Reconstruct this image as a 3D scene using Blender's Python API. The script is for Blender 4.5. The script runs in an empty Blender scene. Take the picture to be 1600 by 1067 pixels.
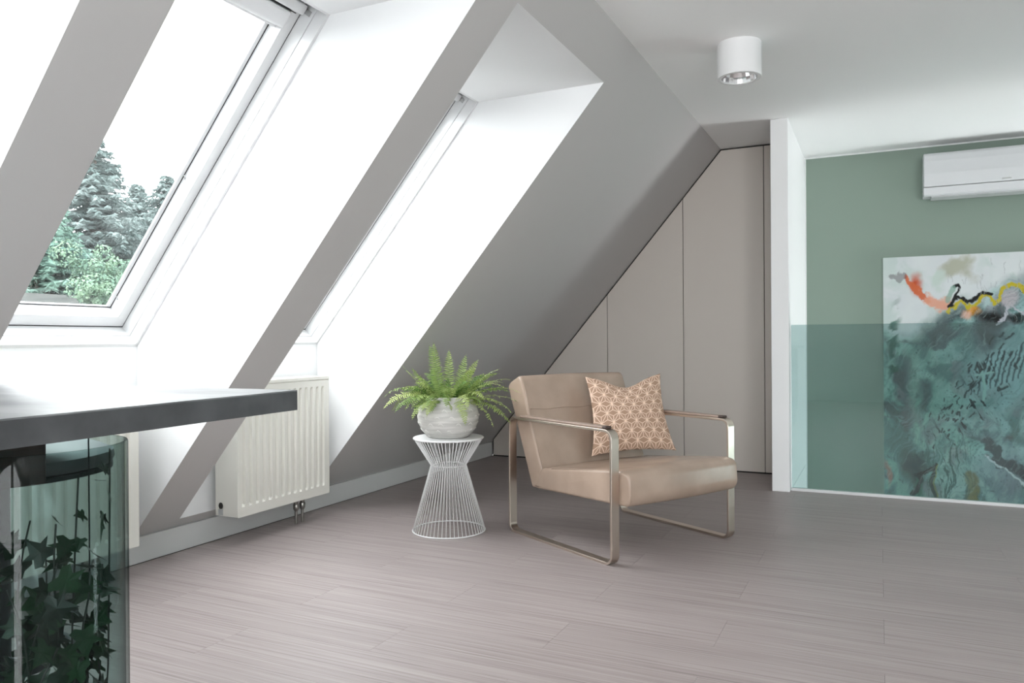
import bpy, math, random
import numpy as np
from mathutils import Vector, Matrix

random.seed(7)
rng = np.random.default_rng(7)
scene = bpy.context.scene
COL = scene.collection

# ---------------------------------------------------------------- camera, sky, exposure
F_PX = 1200.0
YAW, PITCH, ROLL = math.radians(25.555), math.radians(-0.126), math.radians(-0.3715)
CAM = Vector((0.0, 0.0, 1.0))
fw = Vector((-math.sin(YAW) * math.cos(PITCH), math.cos(YAW) * math.cos(PITCH), math.sin(PITCH)))
r0 = Vector((math.cos(YAW), math.sin(YAW), 0.0))
u0 = r0.cross(fw)
rt = r0 * math.cos(ROLL) + u0 * math.sin(ROLL)
up = -r0 * math.sin(ROLL) + u0 * math.cos(ROLL)
cam_data = bpy.data.cameras.new('camera')
cam_data.sensor_fit = 'HORIZONTAL'
cam_data.sensor_width = 36.0
cam_data.lens = 36.0 * F_PX / 1600.0
cam_data.clip_start = 0.05
cam_data.clip_end = 300.0
cam = bpy.data.objects.new('camera', cam_data)
COL.objects.link(cam)
m3 = Matrix((rt, up, -fw)).transposed()
cam.matrix_world = Matrix.Translation(CAM) @ m3.to_4x4()
scene.camera = cam

SKY_STRENGTH = 7.0
world = bpy.data.worlds.new('overcast_sky')
scene.world = world
world.use_nodes = True
bg = world.node_tree.nodes['Background']
bg.inputs['Color'].default_value = (0.955, 0.98, 1.0, 1.0)
bg.inputs['Strength'].default_value = SKY_STRENGTH

vs = scene.view_settings
vs.view_transform = 'Standard'
vs.look = 'None'
vs.exposure = 1.22
vs.gamma = 1.0
vs.use_curve_mapping = False

# ---------------------------------------------------------------- room numbers (metres)
XK = -3.020            # face of the left baseboard
SX0, SZ0 = -3.039, 0.120   # foot of the sloped wall
SX1, CEIL = -1.073, 2.428  # crease between slope and ceiling
SLOPE = (CEIL - SZ0) / (SX1 - SX0)
def slope_z(x): return SZ0 + SLOPE * (x - SX0)
def slope_x(z): return SX0 + (z - SZ0) / SLOPE
YW = 5.907             # wardrobe fronts
YG = 6.527             # green wall
YB = -2.5              # back wall
XR = 4.3               # right wall
PX0, PX1, PY0 = -0.637, -0.527, 5.264   # free-standing end of the partition
BAYX = -3.005          # vertical wall in the window bays
BAYS = [(-2.36, -1.337), (-1.12, -0.097), (0.12, 1.150), (1.360, 2.383), (2.608, 3.605)]
WS0 = Vector((BAYX, 0, 0.985))
BZ = 2.262
WD = Vector((0.6495, 0, 0.7604)).normalized()   # up the roof pitch
WN = Vector((-WD.z, 0, WD.x))                   # outwards
WL = (BZ - 0.985) / WD.z

# ---------------------------------------------------------------- helpers
def srgb(r, g, b):
    f = lambda c: (c / 255.0 / 12.92) if c / 255.0 <= 0.04045 else ((c / 255.0 + 0.055) / 1.055) ** 2.4
    return (f(r), f(g), f(b), 1.0)

class MB:
    def __init__(self):
        self.v = []; self.f = []
    def add(self, verts, faces):
        o = len(self.v)
        self.v += [tuple(p) for p in verts]
        self.f += [tuple(i + o for i in f) for f in faces]
        return self
    def box(self, x0, x1, y0, y1, z0, z1):
        v = [(x, y, z) for z in (z0, z1) for y in (y0, y1) for x in (x0, x1)]
        return self.add(v, [(0, 2, 3, 1), (4, 5, 7, 6), (0, 1, 5, 4), (2, 6, 7, 3), (0, 4, 6, 2), (1, 3, 7, 5)])
    def obox(self, o, a, b, c):
        o, a, b, c = Vector(o), Vector(a), Vector(b), Vector(c)
        v = [o + a * i + b * j + c * k for k in (0, 1) for j in (0, 1) for i in (0, 1)]
        return self.add(v, [(0, 2, 3, 1), (4, 5, 7, 6), (0, 1, 5, 4), (2, 6, 7, 3), (0, 4, 6, 2), (1, 3, 7, 5)])
    def quad(self, *p):
        return self.add(p, [tuple(range(len(p)))])
    def prism(self, poly, vec):
        n = len(poly); vec = Vector(vec)
        v = [Vector(p) for p in poly] + [Vector(p) + vec for p in poly]
        fs = [tuple(range(n))[::-1], tuple(range(n, 2 * n))]
        fs += [(i, (i + 1) % n, n + (i + 1) % n, n + i) for i in range(n)]
        return self.add(v, fs)
    def lathe(self, prof, n=48, c=(0, 0, 0), cap0=True, cap1=True):
        o = len(self.v)
        for r, z in prof:
            for k in range(n):
                a = 2 * math.pi * k / n
                self.v.append((c[0] + r * math.cos(a), c[1] + r * math.sin(a), c[2] + z))
        m = len(prof)
        for i in range(m - 1):
            for k in range(n):
                k2 = (k + 1) % n
                self.f.append((o + i * n + k, o + i * n + k2, o + (i + 1) * n + k2, o + (i + 1) * n + k))
        if cap0: self.f.append(tuple(o + k for k in range(n))[::-1])
        if cap1: self.f.append(tuple(o + (m - 1) * n + k for k in range(n)))
        return self
    def tube(self, pts, r, n=8, closed=False):
        pts = [Vector(p) for p in pts]
        m = len(pts); o = len(self.v)
        rr = r if isinstance(r, (list, tuple)) else [r] * m
        prev = None
        for i, p in enumerate(pts):
            if closed: t = pts[(i + 1) % m] - pts[i - 1]
            else: t = pts[min(i + 1, m - 1)] - pts[max(i - 1, 0)]
            t.normalize()
            if prev is None:
                a = Vector((0, 0, 1)) if abs(t.z) < 0.9 else Vector((1, 0, 0))
                s = t.cross(a).normalized()
            else:
                s = (prev - t * prev.dot(t)).normalized()
            prev = s
            q = t.cross(s)
            for k in range(n):
                an = 2 * math.pi * k / n
                self.v.append(tuple(p + (s * math.cos(an) + q * math.sin(an)) * rr[i]))
        for i in range(m if closed else m - 1):
            j = (i + 1) % m
            for k in range(n):
                k2 = (k + 1) % n
                self.f.append((o + i * n + k, o + i * n + k2, o + j * n + k2, o + j * n + k))
        if not closed:
            self.f.append(tuple(o + k for k in range(n))[::-1])
            self.f.append(tuple(o + (m - 1) * n + k for k in range(n)))
        return self
    def sweep(self, path, up_axis, prof, closed=True):
        # rectangular/any profile along planar path; prof = list of (normal_offset, axis_offset)
        pts = [Vector(p) for p in path]; ax = Vector(up_axis).normalized()
        m = len(pts); n = len(prof); o = len(self.v)
        for i, p in enumerate(pts):
            t = (pts[(i + 1) % m] - pts[i - 1]).normalized() if closed else (pts[min(i + 1, m - 1)] - pts[max(i - 1, 0)]).normalized()
            nn = t.cross(ax).normalized()
            for a, b in prof: self.v.append(tuple(p + nn * a + ax * b))
        for i in range(m if closed else m - 1):
            j = (i + 1) % m
            for k in range(n):
                k2 = (k + 1) % n
                self.f.append((o + i * n + k, o + i * n + k2, o + j * n + k2, o + j * n + k))
        if not closed:
            self.f.append(tuple(o + k for k in range(n))[::-1])
            self.f.append(tuple(o + (m - 1) * n + k for k in range(n)))
        return self
    def mesh(self, name, off=(0, 0, 0)):
        me = bpy.data.meshes.new(name)
        off = Vector(off)
        me.from_pydata([tuple(Vector(p) - off) for p in self.v], [], self.f)
        me.update()
        return me
    def build(self, name, mat, parent=None, off=None, smooth=False, bevel=0.0, seg=2, label=None, fix=True):
        if off is None:
            off = parent.get('_base', (0, 0, 0)) if parent is not None else (0, 0, 0)
        me = self.mesh(name, off)
        if fix: fix_normals(me)
        return put(name, me, mat, parent, smooth, bevel, seg, label)

import bmesh
def fix_normals(me):
    b = bmesh.new(); b.from_mesh(me)
    bmesh.ops.recalc_face_normals(b, faces=b.faces[:])
    b.to_mesh(me); b.free()

def put(name, me, mat, parent=None, smooth=False, bevel=0.0, seg=2, label=None):
    ob = bpy.data.objects.new(name, me)
    COL.objects.link(ob)
    if mat is not None and len(me.materials) == 0: me.materials.append(mat)
    if parent is not None: ob.parent = parent
    if smooth:
        for p in me.polygons: p.use_smooth = True
    if smooth == 'auto':
        try: me.set_sharp_from_angle(angle=math.radians(40))
        except Exception: pass
    if bevel > 0:
        bm_ = ob.modifiers.new('bevel', 'BEVEL')
        bm_.width = bevel; bm_.segments = seg; bm_.limit_method = 'ANGLE'; bm_.angle_limit = math.radians(35)
        bm_.harden_normals = False
    if label: ob['label'] = label
    return ob

def tag(o, label, cat, group=None, kind=None):
    o['label'] = label; o['category'] = cat
    if group: o['group'] = group
    if kind: o['kind'] = kind
    return o
def struct(o, label):
    o['kind'] = 'structure'; o['label'] = label
    return o
def thing(name, loc, label=None, cat=None, rotz=0.0, group=None):
    e = bpy.data.objects.new(name, None)
    COL.objects.link(e)
    e.empty_display_size = 0.1
    e.location = loc; e.rotation_euler = (0, 0, rotz)
    if label: tag(e, label, cat, group)
    return e
BASE = {}
def wthing(name, loc, label=None, cat=None, group=None):
    e = thing(name, loc, label, cat, 0.0, group)
    BASE[e.name] = Vector(loc)
    return e
def wbuild(mb, name, mat, parent, **k):      # world-space verts under an unrotated parent
    p = parent; off = Vector((0, 0, 0))
    while p is not None:
        if p.name in BASE: off = off + BASE[p.name]
        p = p.parent
    return mb.build(name, mat, parent, off=off, **k)

# ---------------------------------------------------------------- materials
def new_mat(name, col, rough=0.5, metal=0.0, spec=0.5):
    m = bpy.data.materials.new(name); m.use_nodes = True
    b = m.node_tree.nodes['Principled BSDF']
    b.inputs['Base Color'].default_value = col
    b.inputs['Roughness'].default_value = rough
    b.inputs['Metallic'].default_value = metal
    b.inputs['Specular IOR Level'].default_value = spec
    return m
def nd(m, t, **k):
    n = m.node_tree.nodes.new(t)
    for a, v in k.items():
        if a in n.inputs: n.inputs[a].default_value = v
        else: setattr(n, a, v)
    return n
def ln(m, a, b): m.node_tree.links.new(a, b)
def bsdf(m): return m.node_tree.nodes['Principled BSDF']
def add_bump(m, scale=60.0, strength=0.1, dist=0.002, stretch=None, detail=4.0):
    tc = nd(m, 'ShaderNodeTexCoord')
    src = tc.outputs['Object']
    if stretch:
        mp = nd(m, 'ShaderNodeMapping'); mp.inputs['Scale'].default_value = stretch
        ln(m, src, mp.inputs['Vector']); src = mp.outputs['Vector']
    nz = nd(m, 'ShaderNodeTexNoise', Scale=scale, Detail=detail)
    ln(m, src, nz.inputs['Vector'])
    bp = nd(m, 'ShaderNodeBump', Strength=strength, Distance=dist)
    ln(m, nz.outputs['Fac'], bp.inputs['Height'])
    ln(m, bp.outputs['Normal'], bsdf(m).inputs['Normal'])
    return nz
def noise_color(m, c0, c1, scale, stretch=None, detail=5.0, lo=0.35, hi=0.65, coord='Object'):
    tc = nd(m, 'ShaderNodeTexCoord'); src = tc.outputs[coord]
    if stretch:
        mp = nd(m, 'ShaderNodeMapping'); mp.inputs['Scale'].default_value = stretch
        ln(m, src, mp.inputs['Vector']); src = mp.outputs['Vector']
    nz = nd(m, 'ShaderNodeTexNoise', Scale=scale, Detail=detail)
    ln(m, src, nz.inputs['Vector'])
    cr = nd(m, 'ShaderNodeValToRGB')
    cr.color_ramp.elements[0].position = lo; cr.color_ramp.elements[0].color = c0
    cr.color_ramp.elements[1].position = hi; cr.color_ramp.elements[1].color = c1
    ln(m, nz.outputs['Fac'], cr.inputs['Fac'])
    ln(m, cr.outputs['Color'], bsdf(m).inputs['Base Color'])
    return nz

def thin_glass(name, tint, rough=0.0, gloss=1.0):
    m = bpy.data.materials.new(name); m.use_nodes = True
    nt = m.node_tree; nt.nodes.clear()
    out = nt.nodes.new('ShaderNodeOutputMaterial')
    tr = nt.nodes.new('ShaderNodeBsdfTransparent'); tr.inputs['Color'].default_value = tint
    gl = nt.nodes.new('ShaderNodeBsdfGlossy'); gl.inputs['Roughness'].default_value = rough
    gl.inputs['Color'].default_value = (gloss, gloss, gloss, 1)
    fr = nt.nodes.new('ShaderNodeFresnel')
    # same reflectance on both faces of the sheet (no total internal reflection inside a thin wall)
    ge = nt.nodes.new('ShaderNodeNewGeometry'); mi = nt.nodes.new('ShaderNodeMix'); mi.data_type = 'FLOAT'
    mi.inputs[2].default_value = 1.45; mi.inputs[3].default_value = 1.0 / 1.45
    nt.links.new(ge.outputs['Backfacing'], mi.inputs[0]); nt.links.new(mi.outputs[0], fr.inputs['IOR'])
    mx = nt.nodes.new('ShaderNodeMixShader')
    nt.links.new(fr.outputs[0], mx.inputs[0]); nt.links.new(tr.outputs[0], mx.inputs[1]); nt.links.new(gl.outputs[0], mx.inputs[2])
    nt.links.new(mx.outputs[0], out.inputs['Surface'])
    return m

M = {}
M['wall'] = new_mat('white_wall_paint', (0.87, 0.875, 0.875, 1), 0.75, spec=0.25); add_bump(M['wall'], 180, 0.06, 0.001)
M['reveal'] = new_mat('white_reveal_paint', (0.85, 0.856, 0.86, 1), 0.75, spec=0.25); add_bump(M['reveal'], 180, 0.06, 0.001)
M['ceiling'] = new_mat('white_ceiling_paint', (0.95, 0.95, 0.945, 1), 0.8, spec=0.2); add_bump(M['ceiling'], 160, 0.05, 0.001)
M['slope'] = new_mat('shade_greyed_slope_paint', (0.54, 0.525, 0.515, 1), 0.75, spec=0.25); add_bump(M['slope'], 180, 0.06, 0.001)  # white slope paint greyed so the colour carries its shade
M['baseboard'] = new_mat('grey_white_baseboard', (0.62, 0.625, 0.62, 1), 0.5)
add_bump(M['baseboard'], 90, 0.03, 0.001)
M['green'] = new_mat('sage_green_paint', srgb(136, 151, 140), 0.7, spec=0.25); add_bump(M['green'], 150, 0.08, 0.001)
M['winwhite'] = new_mat('white_window_lacquer', (0.74, 0.745, 0.75, 1), 0.35); add_bump(M['winwhite'], 40, 0.02, 0.001)
M['gasket'] = new_mat('black_rubber_gasket', (0.02, 0.02, 0.022, 1), 0.6); add_bump(M['gasket'], 200, 0.05, 0.001)
M['plastic_grey'] = new_mat('grey_plastic', (0.45, 0.46, 0.46, 1), 0.4); add_bump(M['plastic_grey'], 200, 0.03, 0.0005)
M['taupe'] = new_mat('taupe_lacquered_panel', srgb(203, 195, 187), 0.42, spec=0.35); add_bump(M['taupe'], 30, 0.02, 0.001)
M['gap'] = new_mat('dark_shadow_gap', (0.02, 0.018, 0.016, 1), 0.8); add_bump(M['gap'], 60, 0.05, 0.001)
M['radiator'] = new_mat('cream_white_enamel', srgb(226, 224, 216), 0.32); add_bump(M['radiator'], 120, 0.03, 0.0005)
M['chrome'] = new_mat('polished_chrome', (0.75, 0.75, 0.75, 1), 0.12, 1.0); add_bump(M['chrome'], 20, 0.01, 0.0005)
M['pipe'] = new_mat('dull_nickel_pipe', (0.35, 0.34, 0.32, 1), 0.3, 1.0); add_bump(M['pipe'], 120, 0.03, 0.0005)
M['nickel'] = new_mat('brushed_nickel', srgb(205, 192, 180), 0.3, 1.0); add_bump(M['nickel'], 40, 0.05, 0.0005, (1, 40, 1))
M['leather'] = new_mat('taupe_leather', srgb(176, 152, 134), 0.27, spec=0.55)
add_bump(M['leather'], 9, 0.22, 0.006, None, 3)
noise_color(M['leather'], srgb(156, 136, 121), srgb(172, 151, 135), 5.0)
M['armpad'] = new_mat('dark_brown_armpad', srgb(150, 130, 118), 0.4); add_bump(M['armpad'], 60, 0.05, 0.0005)
M['armpad_end'] = new_mat('dark_brown_pad_tip', srgb(60, 44, 38), 0.5); add_bump(M['armpad_end'], 60, 0.05, 0.0005)
M['whitemetal'] = new_mat('white_powder_coat', (0.80, 0.80, 0.80, 1), 0.4); add_bump(M['whitemetal'], 300, 0.03, 0.0003)
M['acwhite'] = new_mat('white_abs_plastic', (0.60, 0.61, 0.62, 1), 0.35); add_bump(M['acwhite'], 200, 0.02, 0.0003)
M['soil'] = new_mat('dark_potting_soil', (0.03, 0.022, 0.015, 1), 0.95); add_bump(M['soil'], 80, 0.6, 0.01)
M['stool_seat'] = new_mat('charcoal_grey_upholstery', (0.10, 0.10, 0.105, 1), 0.45); add_bump(M['stool_seat'], 200, 0.1, 0.0005)
M['stool_wood'] = new_mat('dark_brown_wood', srgb(52, 30, 22), 0.4); noise_color(M['stool_wood'], srgb(40, 24, 18), srgb(64, 38, 28), 4, (2, 2, 30))
M['black_metal'] = new_mat('black_steel', (0.025, 0.025, 0.027, 1), 0.4, 0.6); add_bump(M['black_metal'], 150, 0.05, 0.0004)
M['bark'] = new_mat('spruce_bark', srgb(96, 88, 80), 0.9); add_bump(M['bark'], 20, 0.5, 0.02)
M['spruce'] = new_mat('haze_greyed_spruce_needles', srgb(92, 118, 112), 0.8, spec=0.1); noise_color(M['spruce'], srgb(78, 92, 90), srgb(118, 130, 128), 1.2)  # needles greyed to carry the outdoor haze in their colour
M['spruce2'] = new_mat('blue_green_spruce_needles', srgb(100, 130, 120), 0.8, spec=0.1); noise_color(M['spruce2'], srgb(66, 92, 84), srgb(110, 136, 124), 1.5)
M['leafy'] = new_mat('haze_muted_green_leaves', srgb(130, 170, 130), 0.7, spec=0.1); noise_color(M['leafy'], srgb(80, 106, 92), srgb(116, 138, 114), 2.0)  # leaf green muted, haze put into the colour
M['bank'] = new_mat('grey_grassy_bank', srgb(140, 144, 140), 0.95, spec=0.05); noise_color(M['bank'], srgb(46, 49, 48), srgb(64, 66, 63), 1.5)

# concrete worktop
m = M['concrete'] = new_mat('brushed_grey_concrete', srgb(150, 150, 150), 0.38, spec=0.5)
noise_color(m, srgb(84, 85, 87), srgb(128, 129, 130), 5.0, (1.0, 2.5, 1.0), 8)
add_bump(m, 30, 0.12, 0.002, (1, 3, 1))
M['concrete_edge'] = new_mat('dark_concrete_edge', srgb(74, 75, 77), 0.55, spec=0.35)
noise_color(M['concrete_edge'], srgb(60, 61, 63), srgb(88, 89, 91), 7.0, None, 8)
add_bump(M['concrete_edge'], 40, 0.2, 0.002)

M['relief'] = new_mat('pale_slip_relief', srgb(226, 224, 220), 0.7, spec=0.25); add_bump(M['relief'], 60, 0.1, 0.001)
# planter: pale glazed stoneware with turned rings
m = M['planter'] = new_mat('whitewashed_stoneware', srgb(196, 194, 190), 0.75, spec=0.25)
noise_color(m, srgb(176, 174, 170), srgb(212, 210, 206), 6.0, (1, 1, 9), 6)
add_bump(m, 14, 0.14, 0.003, (0.6, 0.6, 8.0), 6)

# woven vinyl floor
m = M['floor'] = new_mat('woven_vinyl_plank', srgb(180, 168, 166), 0.42, spec=0.4)
tc = nd(m, 'ShaderNodeTexCoord'); oi = nd(m, 'ShaderNodeObjectInfo')
mp = nd(m, 'ShaderNodeMapping'); mp.inputs['Scale'].default_value = (0.55, 62.0, 1.0)
ad = nd(m, 'ShaderNodeVectorMath', operation='ADD')
sc = nd(m, 'ShaderNodeVectorMath', operation='SCALE'); sc.inputs['Scale'].default_value = 90.0
cb = nd(m, 'ShaderNodeCombineXYZ')
ln(m, oi.outputs['Random'], cb.inputs['X']); ln(m, oi.outputs['Random'], cb.inputs['Y'])
ln(m, cb.outputs[0], sc.inputs[0])
ln(m, tc.outputs['Object'], mp.inputs['Vector']); ln(m, mp.outputs[0], ad.inputs[0]); ln(m, sc.outputs[0], ad.inputs[1])
n1 = nd(m, 'ShaderNodeTexNoise', Scale=1.6, Detail=5.0, Roughness=0.75); ln(m, ad.outputs[0], n1.inputs['Vector'])
mp2 = nd(m, 'ShaderNodeMapping'); mp2.inputs['Scale'].default_value = (2.5, 320.0, 1.0)
ln(m, tc.outputs['Object'], mp2.inputs['Vector'])
n2 = nd(m, 'ShaderNodeTexNoise', Scale=1.0, Detail=2.0); ln(m, mp2.outputs[0], n2.inputs['Vector'])
mxf = nd(m, 'ShaderNodeMix'); mxf.data_type = 'FLOAT'; mxf.inputs[0].default_value = 0.3
ln(m, n1.outputs['Fac'], mxf.inputs[2]); ln(m, n2.outputs['Fac'], mxf.inputs[3])
cr = nd(m, 'ShaderNodeValToRGB')
e0, e1 = cr.color_ramp.elements
e0.position = 0.30; e0.color = srgb(84, 74, 72); e1.position = 0.62; e1.color = srgb(168, 158, 156)
em = cr.color_ramp.elements.new(0.44); em.color = srgb(145, 134, 132)
ln(m, mxf.outputs[0], cr.inputs['Fac'])
hs = nd(m, 'ShaderNodeHueSaturation')
mr = nd(m, 'ShaderNodeMapRange'); mr.inputs['To Min'].default_value = 0.975; mr.inputs['To Max'].default_value = 1.025
ln(m, oi.outputs['Random'], mr.inputs['Value']); ln(m, mr.outputs[0], hs.inputs['Value'])
ln(m, cr.outputs['Color'], hs.inputs['Color']); ln(m, hs.outputs['Color'], bsdf(m).inputs['Base Color'])
bp = nd(m, 'ShaderNodeBump', Strength=0.25, Distance=0.001)
ln(m, mxf.outputs[0], bp.inputs['Height']); ln(m, bp.outputs[0], bsdf(m).inputs['Normal'])

M['pane'] = thin_glass('clear_window_pane', (0.96, 0.975, 0.97, 1))
M['roof_pane'] = thin_glass('dimmed_roof_glazing', (0.53, 0.54, 0.538, 1))  # tint darkened to cut the daylight reaching the bays
M['balustrade'] = thin_glass('teal_tinted_glass', (0.69, 0.775, 0.77, 1), 0.0)
M['vase'] = thin_glass('green_tinted_glass', (0.745, 0.82, 0.812, 1), 0.0, 0.3)

def leaf_mat(name, c0, c1, rough=0.45, trans=0.25):
    m = new_mat(name, c0, rough, spec=0.35)
    oi = nd(m, 'ShaderNodeObjectInfo'); mx = nd(m, 'ShaderNodeMix'); mx.data_type = 'RGBA'
    mx.inputs[6].default_value = c0; mx.inputs[7].default_value = c1
    ln(m, oi.outputs['Random'], mx.inputs[0]); ln(m, mx.outputs[2], bsdf(m).inputs['Base Color'])
    if trans:
        tl = nd(m, 'ShaderNodeBsdfTranslucent'); ln(m, mx.outputs[2], tl.inputs['Color'])
        ms = nd(m, 'ShaderNodeMixShader'); ms.inputs[0].default_value = trans
        out = m.node_tree.nodes['Material Output']
        ln(m, bsdf(m).outputs[0], ms.inputs[1]); ln(m, tl.outputs[0], ms.inputs[2]); ln(m, ms.outputs[0], out.inputs['Surface'])
    return m
M['fern'] = leaf_mat('fern_green', srgb(110, 138, 68), srgb(172, 186, 114), 0.5, 0.25)
M['fern_dark'] = leaf_mat('deep_fern_green', srgb(62, 98, 42), srgb(92, 128, 58), 0.5, 0.2)
M['fern_pale'] = leaf_mat('pale_fern_tip', srgb(168, 184, 120), srgb(190, 200, 150), 0.5, 0.3)
M['ivy'] = leaf_mat('dark_ivy_green', srgb(10, 30, 20), srgb(26, 62, 32), 0.4, 0.15)
M['ivystem'] = new_mat('dark_ivy_stem', srgb(30, 38, 30), 0.6); add_bump(M['ivystem'], 80, 0.2, 0.001)

def vcol_mat(name, rough, spec=0.4):
    m = new_mat(name, (1, 1, 1, 1), rough, spec=spec)
    a = nd(m, 'ShaderNodeVertexColor'); a.layer_name = 'print'
    ln(m, a.outputs['Color'], bsdf(m).inputs['Base Color'])
    return m
M['pillow'] = vcol_mat('patterned_woven_cotton', 0.9, 0.1)
add_bump(M['pillow'], 500, 0.25, 0.001)
M['canvas'] = vcol_mat('acrylic_pour_paint', 0.45, 0.15)

# ---------------------------------------------------------------- structure: left wall with window bays
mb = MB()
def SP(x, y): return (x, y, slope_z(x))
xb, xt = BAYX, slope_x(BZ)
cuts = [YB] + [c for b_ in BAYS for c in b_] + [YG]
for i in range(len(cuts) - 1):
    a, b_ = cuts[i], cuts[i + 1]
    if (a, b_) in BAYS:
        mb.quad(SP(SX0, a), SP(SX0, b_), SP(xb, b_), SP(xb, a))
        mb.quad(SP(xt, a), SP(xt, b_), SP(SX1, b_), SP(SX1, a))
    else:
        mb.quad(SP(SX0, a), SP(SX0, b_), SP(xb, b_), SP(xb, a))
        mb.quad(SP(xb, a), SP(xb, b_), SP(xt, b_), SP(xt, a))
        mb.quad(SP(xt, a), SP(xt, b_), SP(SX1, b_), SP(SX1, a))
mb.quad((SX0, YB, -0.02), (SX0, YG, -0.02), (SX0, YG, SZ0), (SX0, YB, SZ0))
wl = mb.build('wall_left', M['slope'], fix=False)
struct(wl, 'sloped white attic wall, greyed for shade, with recessed roof windows')
# reveals of the bays (white paint)
for i, (a, b_) in enumerate(BAYS):
    mb = MB()
    top = WS0 + WD * WL
    for y in (a, b_):
        mb.quad((BAYX, y, slope_z(BAYX)), (BAYX, y, 0.985), (top.x, y, BZ), (xt, y, BZ))
    mb.quad((BAYX, a, slope_z(BAYX)), (BAYX, b_, slope_z(BAYX)), (BAYX, b_, 0.985), (BAYX, a, 0.985))
    mb.quad((top.x, a, BZ), (top.x, b_, BZ), (xt, b_, BZ), (xt, a, BZ))
    o = mb.build('trim_%d' % (i + 1), M['reveal'], fix=False)
    struct(o, ['white painted reveal of the rear most roof window bay', 
               'white painted reveal of the bay just behind the viewer',
               'white painted reveal of the bay at the far left', 'white painted reveal around the large roof window on the left',
               'white painted reveal around the narrow roof window beside the fern'][i])

mb = MB().box(SX0, XK, YB, YW - 0.004, 0.002, 0.118)
o = mb.build('baseboard_left', M['baseboard'], bevel=0.002); struct(o, 'low grey white baseboard along the sloped wall')

# ceiling, back wall, right wall, partition, green wall
o = MB().quad((SX1, YB, CEIL), (SX1, YG, CEIL), (XR, YG, CEIL), (XR, YB, CEIL)).build('ceiling', M['ceiling'], fix=False)
struct(o, 'flat white ceiling')
LOW = -2.7
o = MB().quad((PX1, YG, LOW), (XR, YG, LOW), (XR, YG, CEIL), (PX1, YG, CEIL)).build('wall_green', M['green'], fix=False)
struct(o, 'sage green wall behind the glass balustrade')
mb = MB().prism([(PX0, PY0, 0.0), (PX1, PY0, 0.0), (PX1, YG + 0.02, 0.0), (PX0, YG + 0.02, 0.0)], (0, 0, CEIL))
o = mb.build('wall_partition', M['wall'], bevel=0.004, seg=2); struct(o, 'white free standing wall end beside the wardrobe')
o = MB().box(PX0, PX1, 5.37, YG, LOW, -0.001).build('wall_stairwell', M['wall']); struct(o, 'white stairwell side wall below the partition')
o = MB().box(PX0, XR, 5.36, 5.37, LOW, -0.012).build('wall_stair_edge', M['wall']); struct(o, 'white edge wall of the stairwell')
o = MB().quad((PX1, 5.37, LOW), (XR, 5.37, LOW), (XR, YG, LOW), (PX1, YG, LOW)).build('floor_lower', M['wall'], fix=False)
struct(o, 'floor of the storey below the stairwell')
# white caulk lines round the green wall
o = MB().box(PX1, XR, YG - 0.006, YG, CEIL - 0.010, CEIL).box(PX1, PX1 + 0.008, YG - 0.006, YG, -0.6, CEIL - 0.010).build('trim_6', M['winwhite'])
struct(o, 'thin white edge line around the green wall')
# back wall and right wall with plain windows (behind the viewer)
REAR = [('y', -1.0, 1.85, 1.32, 2.40), ('y', 1.95, 3.05, 0.10, 2.40)]      # along x; unseen back wall windows added to light the far end
SIDE = [('x', 5.42, 6.48, -2.2, 1.2)]      # along y in the right wall, by the stairwell
def wall_with_holes(a0, a1, z0, z1, holes, place, name, label):
    mb = MB(); xs = sorted({a0, a1, *[h[1] for h in holes], *[h[2] for h in holes]}); zs = sorted({z0, z1, *[h[3] for h in holes], *[h[4] for h in holes]})
    for i in range(len(xs) - 1):
        for j in range(len(zs) - 1):
            ca, cz = (xs[i] + xs[i + 1]) / 2, (zs[j] + zs[j + 1]) / 2
            if any(h[1] < ca < h[2] and h[3] < cz < h[4] for h in holes): continue
            mb.quad(place(xs[i], zs[j]), place(xs[i + 1], zs[j]), place(xs[i + 1], zs[j + 1]), place(xs[i], zs[j + 1]))
    struct(mb.build(name, M['wall'], fix=False), label)
wall_with_holes(SX0 - 0.2, XR, 0, CEIL, REAR, lambda a, z: (a, YB, z), 'wall_back', 'white wall behind the viewer')
wall_with_holes(YB, YG, LOW, CEIL, SIDE, lambda a, z: (XR, a, z), 'wall_right', 'white wall on the right')

# ---------------------------------------------------------------- floor of woven vinyl planks
fl = MB().box(SX0, XR, YB, 5.36, -0.03, -0.0045)
fl.box(SX0, PX0, 5.36, YW + 0.05, -0.03, -0.0045)
floor = fl.build('floor', M['gap'], fix=False); struct(floor, 'greyish mauve floor of woven vinyl planks')
PL, PWD = 1.0, 0.25
cache = {}
def plank_piece(x0, x1, y0, y1):
    w, d = round(x1 - x0, 4), round(y1 - y0, 4)
    if w < 0.01 or d < 0.01: return
    if (w, d) not in cache:
        g = 0.00035
        me = MB().box(-w / 2 + g, w / 2 - g, -d / 2 + g, d / 2 - g, -0.004, 0).mesh('plank')
        me.materials.append(M['floor']); cache[(w, d)] = me
    ob = bpy.data.objects.new('plank', cache[(w, d)]); COL.objects.link(ob)
    ob.parent = floor; ob.location = ((x0 + x1) / 2, (y0 + y1) / 2, 0)
k = 0
y = 0.03 - 11 * PWD
while y < 5.9:
    y0, y1 = max(y, YB), y + PWD
    sh = 0.0 if (round((y - 0.03) / PWD) % 2 == 1) else 0.5
    x = -4.0 + sh + 0.01
    while x < XR:
        x0, x1 = max(x, XK), min(x + PL, XR)
        if x1 > x0:
            if y1 <= 5.345:
                plank_piece(x0, x1, y0, y1)
            else:
                plank_piece(x0, min(x1, PX0), y0, min(y1, YW))
                plank_piece(max(x0, PX0), x1, y0, min(y1, 5.345)) if y0 < 5.345 else None
        x += PL
    y += PWD

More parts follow.
